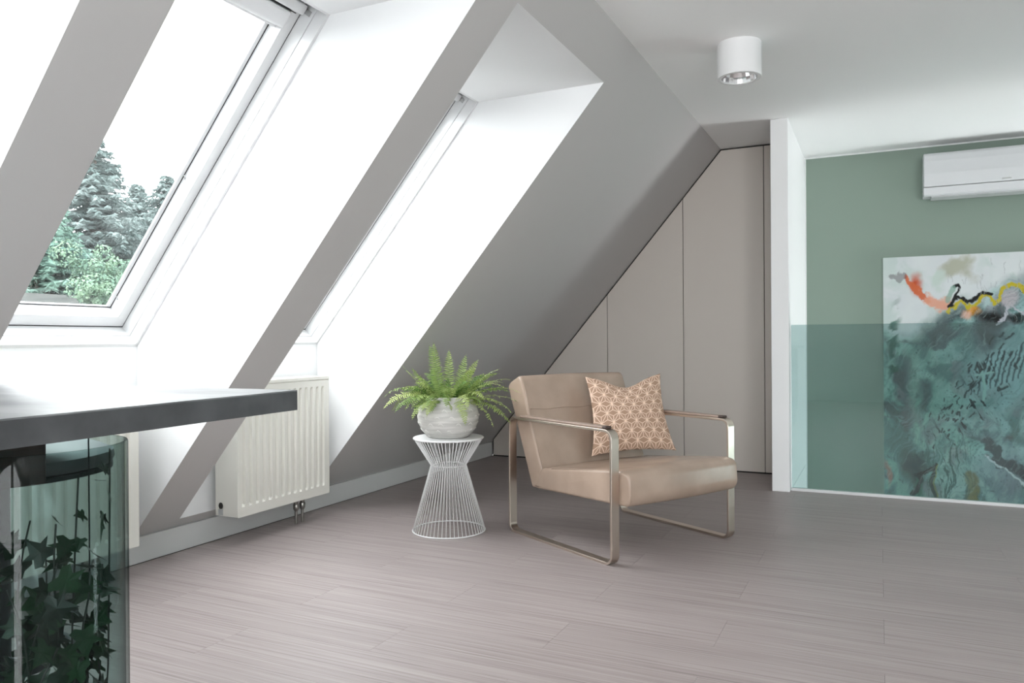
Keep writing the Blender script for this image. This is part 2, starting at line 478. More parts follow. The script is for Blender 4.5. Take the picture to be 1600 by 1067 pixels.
# ---------------------------------------------------------------- roof windows
def WP(s, t, y): 
    p = WS0 + WD * s + WN * t
    return (p.x, y, p.z)
def wbox(mb, s0, s1, t0, t1, y0, y1):
    o = Vector(WP(s0, t0, y0))
    return mb.obox(o, WD * (s1 - s0), WN * (t1 - t0), Vector((0, y1 - y0, 0)))
WLABEL = ['roof window of the rear most bay', 'roof window in the bay just behind the viewer', 'roof window of the bay at the far left',
          'large white roof window on the left looking out to trees', 'narrowly seen white roof window behind the shade greyed rafter strip']
TF = 0.112                # front of frame
for i, (a, b_) in enumerate(BAYS):
    root = wthing('window_%d' % (i + 1), (BAYX, (a + b_) / 2, 0.985))
    struct(root, WLABEL[i])
    LT = 0.013
    def lining(y0, y1, s0, s1):
        mb = MB(); wbox(mb, s0, s1, -0.002, 0.052, y0, y1)
        return mb
    W = WL
    # side linings: outer board and inner board with a fine joint between
    for sgn, yy in ((1, b_), (-1, a)):
        ya, yb = (yy - LT, yy + 0.01) if sgn > 0 else (yy - 0.01, yy + LT)
        wbuild(wbox(MB(), 0.0, W, -0.003, 0.050, ya, yb), 'lining_board', M['winwhite'], root, bevel=0.001)
        ya, yb = (yy - LT - 0.001, yy + 0.01) if sgn > 0 else (yy - 0.01, yy + LT + 0.001)
        wbuild(wbox(MB(), 0.0, W, 0.0525, 0.115, ya, yb), 'lining_board', M['winwhite'], root, bevel=0.001)
    wbuild(wbox(MB(), -0.02, LT, -0.003, 0.050, a, b_), 'sill_board', M['winwhite'], root, bevel=0.001)
    wbuild(wbox(MB(), -0.02, LT + 0.001, 0.0525, 0.115, a, b_), 'sill_board', M['winwhite'], root, bevel=0.001)
    wbuild(wbox(MB(), W - 0.006, W + 0.02, -0.003, 0.16, a, b_), 'lining_board', M['winwhite'], root, bevel=0.001)
    # dark joint between lining and frame
    ia, ib, js0, js1 = a + LT, b_ - LT, LT, W - 0.01
    g = MB()
    wbox(g, js0 - 0.03, js0 + 0.006, TF, TF + 0.02, ia - 0.02, ib + 0.02)
    wbox(g, js1 - 0.006, js1 + 0.03, TF, TF + 0.02, ia - 0.02, ib + 0.02)
    wbox(g, js0 - 0.03, js1 + 0.03, TF, TF + 0.02, ia - 0.03, ia + 0.005)
    wbox(g, js0 - 0.03, js1 + 0.03, TF, TF + 0.02, ib - 0.005, ib + 0.03)
    wbuild(g, 'frame_joint', M['gasket'], root)
    # frame + sash ring
    fa, fb, fs0, fs1 = ia + 0.004, ib - 0.004, js0 + 0.005, js1 - 0.005
    FW = 0.046; TOPW = 0.150
    TE = 0.189
    wbuild(wbox(MB(), fs0, fs1, TF, TE, fa - 0.03, fa + FW), 'sash_stile', M['winwhite'], root, bevel=0.002)
    wbuild(wbox(MB(), fs0, fs1, TF, TE, fb - FW, fb + 0.03), 'sash_stile', M['winwhite'], root, bevel=0.002)
    wbuild(wbox(MB(), fs0 - 0.03, fs0 + 0.054, TF + 0.0005, TE, fa, fb), 'sash_rail', M['winwhite'], root, bevel=0.002)
    wbuild(wbox(MB(), fs1 - TOPW, fs1 + 0.05, TF + 0.030, TE, fa, fb), 'sash_rail', M['winwhite'], root, bevel=0.002)
    q = MB(); OE = 0.225
    wbox(q, fs0 - 0.03, fs1 + 0.05, TE, OE, fa - 0.03, fa + 0.012); wbox(q, fs0 - 0.03, fs1 + 0.05, TE, OE, fb - 0.012, fb + 0.03)
    wbox(q, fs0 - 0.03, fs0 + 0.004, TE, OE, fa, fb); wbox(q, fs1 - 0.05, fs1 + 0.05, TE, OE, fa, fb)
    wbuild(q, 'outer_frame', M['plastic_grey'], root)
    ga, gb, gs0, gs1 = fa + FW, fb - FW, fs0 + 0.054, fs1 - TOPW
    # black gasket and white glazing bead, then the pane
    TG = 0.178
    q = MB(); w_ = 0.004
    wbox(q, gs0, gs1, TG - 0.001, TG + 0.01, ga, ga + w_); wbox(q, gs0, gs1, TG - 0.001, TG + 0.01, gb - w_, gb)
    wbox(q, gs0, gs0 + w_, TG - 0.001, TG + 0.01, ga, gb)
    wbuild(q, 'gasket', M['gasket'], root)
    q = MB(); bw = 0.022
    wbox(q, gs0, gs1, TG, TG + 0.0075, ga + w_, ga + bw); wbox(q, gs0, gs1, TG, TG + 0.0075, gb - bw, gb - w_)
    wbox(q, gs0 + w_, gs0 + 0.008, TG, TG + 0.0075, ga, gb)
    wbuild(q, 'glazing_bead', M['winwhite'], root)
    wbuild(MB().quad(WP(gs0, TG + 0.008, ga), WP(gs0, TG + 0.008, gb), WP(gs1, TG + 0.008, gb), WP(gs1, TG + 0.008, ga)), 'pane', M['roof_pane'], root, fix=False)
    # ventilation flap with handle bar across the top of the sash
    fl_ = wbuild(wbox(MB(), fs1 - 0.135, fs1 - 0.062, TF - 0.012, TF + 0.04, fa + FW + 0.003, fb - FW + 0.004), 'ventilation_flap', M['winwhite'], root, bevel=0.012, seg=3)
    wbuild(wbox(MB(), fs1 - 0.060, fs1 - 0.056, TF - 0.001, TF + 0.04, fa + 0.02, fb - 0.02), 'flap_joint', M['gasket'], root)
    wbuild(wbox(MB(), fs1 - 0.050, fs1 - 0.008, TF - 0.030, TF + 0.03, fa + 0.01, fb - 0.01), 'blind_cassette', M['winwhite'], root, bevel=0.006, seg=3)
    wbuild(wbox(MB(), fs1 - 0.040, fs1 - 0.018, TF - 0.045, TF + 0.0, fb - 0.002, fb + 0.010), 'bracket', M['plastic_grey'], root, bevel=0.002)
    wbuild(wbox(MB(), fs1 - 0.040, fs1 - 0.018, TF - 0.045, TF + 0.0, fa - 0.010, fa + 0.002), 'bracket', M['plastic_grey'], root, bevel=0.002)
    # blind hooks on the stile
    for s_ in (0.13, 0.78):
        h = MB(); y_ = gb - 0.001
        p0 = Vector(WP(s_, TG - 0.012, y_)); 
        h.tube([p0, Vector(WP(s_ - 0.012, TG - 0.024, y_ - 0.006)), Vector(WP(s_ - 0.020, TG - 0.028, y_ - 0.003))], 0.0022, 6)
        h.tube([p0, Vector(WP(s_ + 0.012, TG - 0.010, y_ - 0.010))], 0.0022, 6)
        wbuild(h, 'blind_hook', M['chrome'], root, smooth=True)
    # sky light guide for this opening (a Cycles portal emits nothing)
    ld = bpy.data.lights.new('sky_portal', 'AREA'); ld.shape = 'RECTANGLE'
    ld.size = (gb - ga); ld.size_y = (gs1 - gs0)
    try: ld.cycles.is_portal = True
    except Exception: pass
    lo = bpy.data.objects.new('sky_portal', ld); COL.objects.link(lo); lo.parent = root
    c = (Vector(WP(gs0, TG + 0.004, ga)) + Vector(WP(gs1, TG + 0.004, gb))) / 2 - BASE[root.name]
    zx = Vector((0, 1, 0)); zz = WN.copy(); zy = zz.cross(zx)
    lo.matrix_local = Matrix.Translation(c) @ Matrix((zx, zy, zz)).transposed().to_4x4()

# plain unseen windows; the back wall pair is added for its light
for q, (axis, a0, a1, z0, z1) in enumerate(REAR + SIDE):
    P = (lambda a, d_, z: (a, YB - d_, z)) if axis == 'y' else (lambda a, d_, z: (XR + d_, a, z))
    root = wthing('window_%d' % (len(BAYS) + 1 + q), P((a0 + a1) / 2, 0, z0))
    struct(root, ['unseen left high window added to the back wall for light', 'unseen right high window added to the back wall for light', 'tall window beside the stairwell', 'window in the right wall behind the viewer'][q])
    for nm, b0, b1, c0, c1 in (('frame_jamb', a0, a0 + 0.05, z0, z1), ('frame_jamb', a1 - 0.05, a1, z0, z1), ('frame_rail', a0, a1, z0 - 0.001, z0 + 0.05), ('frame_rail', a0, a1, z1 - 0.05, z1 + 0.001)):
        p, r_ = P(b0, -0.02, c0), P(b1, 0.05, c1)
        wbuild(MB().box(min(p[0], r_[0]), max(p[0], r_[0]), min(p[1], r_[1]), max(p[1], r_[1]), c0, c1), nm, M['winwhite'], root, bevel=0.003)
    wbuild(MB().quad(P(a0 + 0.05, 0.02, z0 + 0.05), P(a1 - 0.05, 0.02, z0 + 0.05), P(a1 - 0.05, 0.02, z1 - 0.05), P(a0 + 0.05, 0.02, z1 - 0.05)), 'pane', M['pane'], root, fix=False)
    ld = bpy.data.lights.new('sky_portal', 'AREA'); ld.shape = 'RECTANGLE'; ld.size = a1 - a0; ld.size_y = z1 - z0
    try: ld.cycles.is_portal = True
    except Exception: pass
    lo = bpy.data.objects.new('sky_portal', ld); COL.objects.link(lo); lo.parent = root
    zz = Vector((0, -1, 0)) if axis == 'y' else Vector((1, 0, 0)); zy = Vector((0, 0, 1)); zx = zy.cross(zz)
    c = Vector(P((a0 + a1) / 2, 0.03, (z0 + z1) / 2)) - BASE[root.name]
    lo.matrix_local = Matrix.Translation(c) @ Matrix((zx, zy, zz)).transposed().to_4x4()

# ---------------------------------------------------------------- fitted wardrobe under the slope
wd = wthing('fitted_wardrobe', (-1.8, YW, 0.0), 'taupe fitted wardrobe with flush doors cut to the roof slope', 'wardrobe')
gx = [SX0 + 0.03, -2.585, -1.973, -1.360, -0.762, PX0 - 0.002]
gp = 0.0025
body = MB()
zt = lambda x: min(slope_z(x), CEIL)
poly = [(XK + 0.002, YW + 0.012, 0.0), (PX0 - 0.001, YW + 0.012, 0.0), (PX0 - 0.001, YW + 0.012, CEIL - 0.001), (SX1, YW + 0.012, CEIL - 0.001), (XK + 0.002, YW + 0.012, slope_z(XK) - 0.003)]
wbuild(body.prism(poly, (0, 0.5, 0)), 'carcass', M['gap'], wd)
for j in range(5):
    x0, x1 = gx[j] + gp, gx[j + 1] - gp
    tg = 0.012
    tops = [x1] + ([SX1 + 0.005] if x0 < SX1 < x1 else []) + [x0]
    pts = [(x0, YW, 0.010), (x1, YW, 0.010)] + [(x, YW, min(slope_z(x) - tg * 1.5, CEIL - tg)) for x in tops]
    wbuild(MB().prism(pts, (0, 0.018, 0)), 'door' if j < 4 else 'filler_panel', M['taupe'], wd, bevel=0.001)

# ---------------------------------------------------------------- glass balustrade
GB = wthing('glass_balustrade', (1.0, 5.34, 0.0), 'frameless teal tinted glass balustrade on a white base channel', 'balustrade')
wbuild(MB().box(PX1 + 0.002, XR - 0.01, 5.325, 5.358, 0.0, 0.018), 'base_channel', M['winwhite'], GB, bevel=0.001)
wbuild(MB().box(PX1 + 0.006, XR - 0.02, 5.336, 5.348, 0.018, 1.086), 'pane', M['balustrade'], GB)

# ---------------------------------------------------------------- air conditioner
AX0, AX1 = 0.297, 1.20
ac = wthing('air_conditioner', ((AX0 + AX1) / 2, YG - 0.1, 2.02), 'white wall mounted air conditioner above the abstract painting', 'air conditioner')
yf = YG - 0.20
prof = [(YG, 2.03), (yf + 0.02, 2.022), (yf, 2.030), (yf - 0.002, 2.083)]
wbuild(MB().prism([(AX0, y_, z_) for y_, z_ in prof] + [(AX0, YG, 2.083)], (AX1 - AX0, 0, 0)), 'air_flap', M['acwhite'], ac, bevel=0.002)
n = 14
pts = []
prof2 = [(YG, 2.0865), (yf - 0.002, 2.0865), (yf - 0.006, 2.18), (yf - 0.004, 2.27), (yf + 0.006, 2.315), (yf + 0.03, 2.335), (YG, 2.338)]
wbuild(MB().prism([(AX0, y_, z_) for y_, z_ in prof2], (AX1 - AX0, 0, 0)), 'housing', M['acwhite'], ac, bevel=0.006, seg=3)
wbuild(MB().box(AX0 + 0.05, AX1 - 0.05, yf + 0.02, YG - 0.03, 2.012, 2.03), 'outlet', M['plastic_grey'], ac)
wbuild(MB().box(0.78, 0.835, yf - 0.0085, yf - 0.004, 2.103, 2.109), 'badge', M['chrome'], ac)

# ---------------------------------------------------------------- ceiling lamp
lx, ly, lr, lz0 = -0.607, 3.85, 0.104, 2.262
lp = wthing('ceiling_spotlight', (lx, ly, CEIL), 'white cylindrical surface mounted ceiling spotlight with chrome reflector', 'lamp')
wbuild(MB().lathe([(lr, CEIL), (lr, lz0 + 0.002), (lr - 0.002, lz0), (lr - 0.018, lz0), (lr - 0.019, lz0 + 0.002), (lr - 0.019, CEIL - 0.02)], 64, (lx, ly, 0), False, False), 'housing', M['whitemetal'], lp, smooth='auto')
wbuild(MB().lathe([(lr - 0.0195, lz0 + 0.003), (lr - 0.026, lz0 + 0.03), (lr - 0.045, lz0 + 0.07), (0.022, lz0 + 0.10)], 24, (lx, ly, 0), False, True), 'reflector', M['chrome'], lp)
wbuild(MB().lathe([(0.004, lz0 + 0.045), (0.014, lz0 + 0.05), (0.018, lz0 + 0.075), (0.014, lz0 + 0.10)], 20, (lx, ly, 0)), 'bulb', M['whitemetal'], lp, smooth=True)

# ---------------------------------------------------------------- radiators
def radiator(y0, y1, label):
    xf, xbk, z0, z1 = -2.82, -2.962, 0.140, 0.803
    root = wthing('radiator', (xf, (y0 + y1) / 2, z0), label, 'radiator', 'panel radiators under the roof windows')
    # ribbed front plate as a height field
    nrib = 14; b = 0.022; bt = 0.055; bb = 0.048
    ys = [y0, y0 + b]
    pitch = (y1 - y0 - 2 * b) / nrib
    depth = []
    prof = [(0, 0)]
    for r_ in range(nrib):
        s = y0 + b + r_ * pitch
        prof += [(s + pitch * 0.10 - y0, 0), (s + pitch * 0.24 - y0, 1), (s + pitch * 0.52 - y0, 1), (s + pitch * 0.66 - y0, 0)]
    prof += [(y1 - y0, 0)]
    zz = [(z0, 0), (z0 + bb, 0), (z0 + bb + 0.012, 1), (z1 - bt - 0.014, 1), (z1 - bt, 0), (z1 - 0.022, 0)]
    mb = MB(); D = 0.0125
    for z_, kz in zz:
        for yy, ky in prof: mb.v.append((xf - D * ky * kz, y0 + yy, z_))
    n = len(prof)
    for j in range(len(zz) - 1):
        for i2 in range(n - 1):
            mb.f.append((j * n + i2, j * n + i2 + 1, (j + 1) * n + i2 + 1, (j + 1) * n + i2))
    fp = wbuild(mb, 'front_panel', M['radiator'], root, fix=False)
    wbuild(MB().box(xf - 0.03, xf - 0.013, y0 + 0.001, y1 - 0.001, z0 + 0.001, z1 - 0.022), 'front_core', M['radiator'], root)
    wbuild(MB().box(xbk, xbk + 0.012, y0 + 0.006, y1 - 0.006, z0 + 0.004, z1 - 0.02), 'rear_panel', M['radiator'], root, bevel=0.003)
    for yy0, yy1 in ((y0 - 0.003, y0), (y1, y1 + 0.003)):
        wbuild(MB().box(xbk - 0.004, xf + 0.0005, yy0, yy1, z0 + 0.002, z1 - 0.003), 'side_panel', M['radiator'], root, bevel=0.001)
    # top grille: frame with slots between bars
    wbuild(MB().box(xf - 0.006, xf + 0.003, y0 - 0.003, y1 + 0.003, z1 - 0.018, z1), 'grille_lip', M['radiator'], root, bevel=0.002)
    wbuild(MB().box(xbk - 0.004, xbk + 0.006, y0 - 0.003, y1 + 0.003, z1 - 0.018, z1), 'grille_lip', M['radiator'], root, bevel=0.002)
    nb = 30
    me = None
    for q in range(nb + 1):
        yy = y0 + (y1 - y0 - 0.012) * q / nb
        if me is None:
            me = MB().box(xbk + 0.006, xf - 0.006, -0.001, 0.011, -0.004, 0).mesh('grille_bar', (xf, 0, 0)); me.materials.append(M['radiator'])
        ob = bpy.data.objects.new('grille_bar', me); COL.objects.link(ob); ob.parent = root
        ob.location = (0, yy - (y0 + y1) / 2, z1 - 0.001 - z0)
    # connection pipes to the floor and valve block
    for dy in (0.145, 0.195):
        yy = y1 - dy - 0.0; xx = -2.89
        wbuild(MB().lathe([(0.008, 0.0), (0.008, 0.075)], 12, (xx, yy, 0.0)), 'supply_pipe', M['pipe'], root, smooth='auto')
        wbuild(MB().lathe([(0.010, 0.070), (0.016, 0.080), (0.017, 0.105), (0.012, 0.112), (0.014, 0.125), (0.014, 0.142)], 12, (xx, yy, 0.0)), 'valve', M['pipe'], root, smooth='auto')
    wbuild(MB().box(-2.905, -2.870, y1 - 0.215, y1 - 0.120, 0.128, 0.142), 'valve_block', M['gap'], root, bevel=0.003)
    # plug socket in the end panel
    cyl = MB()
    for kk in range(1):
        nseg = 16; o = len(cyl.v)
        for yy in (y0 - 0.0045, y0 - 0.001):
            for s_ in range(nseg):
                an = 2 * math.pi * s_ / nseg
                cyl.v.append((-2.93 + 0.014 * math.cos(an), yy, z0 + 0.052 + 0.016 * math.sin(an)))
        cyl.f.append(tuple(range(nseg))); cyl.f.append(tuple(range(nseg, 2 * nseg))[::-1])
        cyl.f += [(s_, (s_ + 1) % nseg, nseg + (s_ + 1) % nseg, nseg + s_) for s_ in range(nseg)]
    wbuild(cyl, 'end_plug', M['gap'], root)
    wbuild(MB().box(-2.944, -2.916, y0 - 0.006, y0 - 0.003, z0 + 0.006, z0 + 0.034), 'plug_clip', M['plastic_grey'], root)
    # wall bracket
    for yy in (y0 + 0.1, y1 - 0.1):
        wbuild(MB().box(BAYX, xbk, yy - 0.02, yy + 0.02, z0 + 0.2, z1 - 0.1), 'wall_bracket', M['radiator'], root)
    return root
radiator(2.794, 3.480, 'cream white panel radiator with vertical ribs beside the wire plant stand')
radiator(1.552, 2.238, 'cream white panel radiator behind the ivy filled glass cylinder')

# ---------------------------------------------------------------- armchair (local frame: x forward, y towards its far side)
CH_O = Vector((-1.747, 3.639, 0.0)); CH_A = math.radians(-29.8)
ch = thing('armchair', CH_O, 'taupe leather armchair with flat brushed metal loop frame', 'armchair', CH_A)
def rrect(u0_, u1_, z0_, z1_, r_, n_=6):
    pts = []
    for cx_, cz_, a0 in ((u1_ - r_, z1_ - r_, 0), (u0_ + r_, z1_ - r_, 90), (u0_ + r_, z0_ + r_, 180), (u1_ - r_, z0_ + r_, 270)):
        for k_ in range(n_ + 1):
            a_ = math.radians(a0 + 90.0 * k_ / n_)
            pts.append((cx_ + r_ * math.cos(a_), cz_ + r_ * math.sin(a_)))
    return pts
TH = 0.012
for v0, v1 in ((-0.020, 0.025), (0.755, 0.800)):
    mb = MB()
    outer = rrect(0.0, 0.800, 0.0, 0.600, 0.045); inner = rrect(TH, 0.800 - TH, TH, 0.600 - TH, 0.045 - TH)
    n = len(outer)
    for v_ in (v0, v1):
        for p in outer: mb.v.append((p[0], v_, p[1]))
        for p in inner: mb.v.append((p[0], v_, p[1]))
    for k in range(n):
        k2 = (k + 1) % n
        mb.f.append((k, k2, 2 * n + k2, 2 * n + k))                      # outside
        mb.f.append((n + k, 3 * n + k, 3 * n + k2, n + k2))              # inside
        mb.f.append((k, n + k, n + k2, k2))                              # side v0
        mb.f.append((2 * n + k, 2 * n + k2, 3 * n + k2, 3 * n + k))      # side v1
    fr = mb.build('frame_loop', M['nickel'], ch, smooth='auto', bevel=0.0015)
    # arm pad on top with a dark rounded tip
    pd = MB().box(0.10, 0.735, v0 + 0.002, v1 - 0.002, 0.6005, 0.613).build('arm_pad', M['armpad'], ch, bevel=0.005, seg=3)
    tp = MB().box(0.733, 0.760, v0 + 0.003, v1 - 0.003, 0.6005, 0.6125).build('pad_tip', M['armpad_end'], pd, bevel=0.005, seg=3)

def cushion(name, prof, v0, v1, crown, rad, seg_v=18, sub=2, mat=None):
    """prof: closed list of (u,z), extruded along v with slightly rounded ends and a crown."""
    P = np.array(prof, float)
    # resample the outline finely and round its corners
    out = []
    n = len(P)
    for i in range(n):
        p0, p1, p2 = P[i - 1], P[i], P[(i + 1) % n]
        a = p0 - p1; b = p2 - p1
        la, lb = np.linalg.norm(a), np.linalg.norm(b)
        r_ = min(rad, la * 0.45, lb * 0.45)
        q0, q1 = p1 + a / la * r_, p1 + b / lb * r_
        for t in np.linspace(0, 1, 6): out.append((1 - t) ** 2 * q0 + 2 * t * (1 - t) * p1 + t * t * q1)
    # subdivide long edges
    res = []
    m_ = len(out)
    for i in range(m_):
        a, b = out[i], out[(i + 1) % m_]
        k_ = max(1, int(np.linalg.norm(b - a) / 0.05))
        for t in range(k_): res.append(a + (b - a) * t / k_)
    res = np.array(res); c = res.mean(0); m_ = len(res)
    mb = MB()
    er = 0.014
    rows = []
    for k_ in range(5):
        an = k_ / 4 * math.pi / 2
        rows.append((v0 + er * (1 - math.sin(an)), er * (1 - math.cos(an))))
    rows = rows[::-1]
    rows = [(v0 + er * (1 - math.cos(t)), er * (1 - math.sin(t))) for t in np.linspace(0, math.pi / 2, 5)]
    mids = [(v0 + er + (v1 - v0 - 2 * er) * t, 0.0) for t in np.linspace(0, 1, seg_v)[1:-1]]
    rows2 = [(v1 - (a - v0), b) for a, b in rows[::-1]]
    allr = rows + mids + rows2
    # outline normals
    tang = np.roll(res, -1, 0) - np.roll(res, 1, 0)
    nrm = np.stack([tang[:, 1], -tang[:, 0]], 1); nrm /= np.linalg.norm(nrm, axis=1)[:, None]
    area = 0.5 * np.sum(res[:, 0] * np.roll(res[:, 1], -1) - np.roll(res[:, 0], -1) * res[:, 1])
    if area < 0: nrm = -nrm
    for v_, ins in allr:
        t = (v_ - v0) / (v1 - v0)
        cw = crown * math.sin(math.pi * t)
        Q = res + nrm * (cw * 0.5 - ins)[None] if False else res + nrm * (cw - ins)
        for p in Q: mb.v.append((p[0], v_, p[1]))
    R_ = len(allr)
    for j in range(R_ - 1):
        for i in range(m_):
            i2 = (i + 1) % m_
            mb.f.append((j * m_ + i, j * m_ + i2, (j + 1) * m_ + i2, (j + 1) * m_ + i))
    mb.f.append(tuple(range(m_))[::-1]); mb.f.append(tuple((R_ - 1) * m_ + i for i in range(m_)))
    return mb.build(name, mat, ch, smooth='auto')
seat = cushion('seat', [(0.150, 0.242), (0.845, 0.262), (0.868, 0.300), (0.858, 0.405), (0.800, 0.418), (0.215, 0.352)], 0.030, 0.750, 0.006, 0.03, mat=M['leather'])
back = cushion('backrest', [(0.138, 0.238), (0.200, 0.262), (0.222, 0.345), (0.128, 0.575), (0.048, 0.795), (0.025, 0.812), (-0.062, 0.772), (-0.078, 0.748)], 0.030, 0.752, 0.006, 0.02, mat=M['leather'])
# piping along the seat front and stitched seam across the backrest
MB().tube([(0.862, 0.038, 0.285), (0.864, 0.036, 0.34), (0.855, 0.040, 0.392), (0.838, 0.042, 0.408), (0.6, 0.037, 0.394), (0.3, 0.034, 0.359)], 0.0022, 6).build('piping', M['leather'], seat, smooth=True)
MB().tube([(0.1115 + 0.0075 * math.sin(math.pi * (v_ - 0.03) / 0.72), v_, 0.640 + 0.003 * math.sin(v_ * 30)) for v_ in np.linspace(0.045, 0.737, 30)], 0.0018, 6).build('seam', M['leather'], back, smooth=True)
MB().tube([(0.060, 0.036, 0.785), (0.131, 0.035, 0.585), (0.222, 0.036, 0.352)], 0.0018, 6).build('piping', M['leather'], back, smooth=True)

# ---------------------------------------------------------------- throw pillow
def star_pattern(x, y, a):
    h = a * math.sqrt(3) / 2
    r_ = np.floor(y / h); fy = y / h - r_
    xs = x / a - r_ * 0.5
    c_ = np.floor(xs - fy * 0.5 + 0.0)
    fx = xs - c_ - fy * 0.5
    # unit cell rhombus (skewed): local skew coords fx, fy in [0,1)
    px = (fx + fy * 0.5) * a; py = fy * h
    A = (0, 0); B = (a, 0); Cc = (a / 2, h); D = (1.5 * a, h)
    lower = fx + fy < 1
    def seg(p, q):
        dx, dy = q[0] - p[0], q[1] - p[1]
        t = np.clip(((px - p[0]) * dx + (py - p[1]) * dy) / (dx * dx + dy * dy), 0, 1)
        return np.hypot(px - p[0] - t * dx, py - p[1] - t * dy)
    c1 = (a / 2, h / 3); c2 = (a, 2 * h / 3)
    d = np.minimum.reduce([seg(A, Cc), seg(B, Cc), seg(B, D)])
    d = np.minimum(d, np.where(lower, np.minimum.reduce([seg(A, c1), seg(B, c1), seg(Cc, c1)]), np.minimum.reduce([seg(B, c2), seg(Cc, c2), seg(D, c2)])))
    return d
def srgb_np(c):
    c = np.array(c, float) / 255
    return np.where(c <= 0.04045, c / 12.92, ((c + 0.055) / 1.055) ** 2.4)
def set_vcol(me, cols):
    at = me.color_attributes.new('print', 'FLOAT_COLOR', 'POINT')
    buf = np.ones((len(me.vertices), 4), np.float32); buf[:, :3] = cols
    at.data.foreach_set('color', buf.ravel())
def grid_faces(n, m, o=0, flip=False):
    i, j = np.meshgrid(np.arange(n - 1), np.arange(m - 1), indexing='ij')
    a = o + i * m + j
    f = np.stack([a, a + m, a + m + 1, a + 1], -1).reshape(-1, 4)
    if flip: f = f[:, ::-1]
    return f
def np_mesh(name, V, Fq):
    me = bpy.data.meshes.new(name)
    V = np.asarray(V, np.float32); Fq = np.asarray(Fq, np.int32)
    me.vertices.add(len(V)); me.vertices.foreach_set('co', V.ravel())
    me.loops.add(Fq.size); me.loops.foreach_set('vertex_index', Fq.ravel())
    me.polygons.add(len(Fq)); me.polygons.foreach_set('loop_start', np.arange(0, Fq.size, Fq.shape[1], dtype=np.int32))
    me.update(calc_edges=True); me.validate()
    return me
N = 220
g = np.linspace(-1, 1, N)
gx_, gy_ = np.meshgrid(g, g, indexing='ij')
PS = 0.215
def pillow_pos(sign):
    x, y = gx_, gy_
    pin = 0.115
    X = x * (1 - pin * (1 - y ** 2)) * PS * (1.06 - 0.05 * y)
    Yv = y * (1 - pin * 0.8 * (1 - x ** 2)) * PS
    T = (np.clip(1 - x ** 2, 0, 1) ** 0.55) * (np.clip(1 - y ** 2, 0, 1) ** 0.55) * 0.072
    dent = np.exp(-((x - 0.0) / 0.52) ** 2) * np.clip((y + 0.35) / 1.35, 0, 1) ** 1.6
    Yv = Yv - 0.052 * dent
    wr = 0.003 * np.sin(6 * x + 2 * y) * np.sin(5 * y - 1) * (T / 0.072)
    Z = sign * (T * (1 - 0.25 * dent) + wr * (sign > 0))
    # corners curl a little forwards
    return np.stack([X, Yv, Z], -1).reshape(-1, 3)
V = np.concatenate([pillow_pos(1), pillow_pos(-1)])
Fc = np.concatenate([grid_faces(N, N), grid_faces(N, N, N * N, True)])
d = star_pattern((gx_ * PS + 0.5).ravel(), (gy_ * PS + 0.5).ravel(), 0.064)
line = np.clip((0.0021 - d) / 0.0008, 0, 1)[:, None]
shade = (0.5 + 0.5 * np.sin(gy_.ravel() * 420 + 3 * np.sin(gx_.ravel() * 25)))[:, None]
base = srgb_np((174, 143, 122)) * (1 - shade * 0.18)
cols = base * (1 - line) + srgb_np((234, 208, 188)) * line
me = np_mesh('throw_pillow', V, Fc)
set_vcol(me, np.concatenate([cols, cols]))
me.materials.append(M['pillow'])
pil = bpy.data.objects.new('throw_pillow', me); COL.objects.link(pil)
for p in me.polygons: p.use_smooth = True
tag(pil, 'peach throw pillow with star lattice pattern leaning in the armchair', 'pillow')
PILLOW_LOC = (0.285, 0.570, 0.600)          # in chair coordinates
Rch = Matrix.Rotation(CH_A, 4, 'Z')
# pillow axes: width, up, normal
pyaw = math.radians(-52); lean = math.radians(18)
nrm_h = Vector((math.cos(pyaw), math.sin(pyaw), 0))
pn = (nrm_h * math.cos(lean) + Vector((0, 0, 1)) * math.sin(lean)).normalized()
pw = Vector((0, 0, 1)).cross(nrm_h).normalized()
pu = pn.cross(pw).normalized()
pil.matrix_world = Matrix.Translation(Matrix.Translation(CH_O) @ Rch @ Vector(PILLOW_LOC)) @ Matrix((pw, pu, pn)).transposed().to_4x4() @ Matrix.Rotation(math.radians(1.5), 4, 'Z')

# ---------------------------------------------------------------- wire plant stand
sx, sy = -2.05, 3.503
ST = wthing('wire_plant_stand', (sx, sy, 0), 'white hourglass wire plant stand carrying the potted fern', 'plant stand')
zt_, zw, rb, rw, rtp = 0.487, 0.345, 0.190, 0.093, 0.186
top = wbuild(MB().lathe([(rtp - 0.003, zt_ - 0.005), (rtp, zt_ - 0.002), (rtp, zt_ + 0.002), (rtp - 0.003, zt_ + 0.005)], 64, (sx, sy, 0)), 'top_disc', M['whitemetal'], ST, smooth='auto')
def ring(r_, z_, rr, nm):
    wbuild(MB().tube([(sx + r_ * math.cos(t), sy + r_ * math.sin(t), z_) for t in np.linspace(0, 2 * math.pi, 65)[:-1]], rr, 8, True), nm, M['whitemetal'], ST, smooth=True)
ring(rb, 0.004, 0.0038, 'base_ring'); ring(rw - 0.004, zw, 0.003, 'waist_ring')
wm = MB().tube([(rb, 0, 0.004), (rw, 0, zw), (rtp - 0.006, 0, zt_ - 0.003)], 0.0021, 6).mesh('wire')
wm.materials.append(M['whitemetal'])
for p in wm.polygons: p.use_smooth = True
NW = 56
for k in range(NW):
    ob = bpy.data.objects.new('wire', wm); COL.objects.link(ob); ob.parent = ST
    ob.rotation_euler = (0, 0, 2 * math.pi * k / NW)

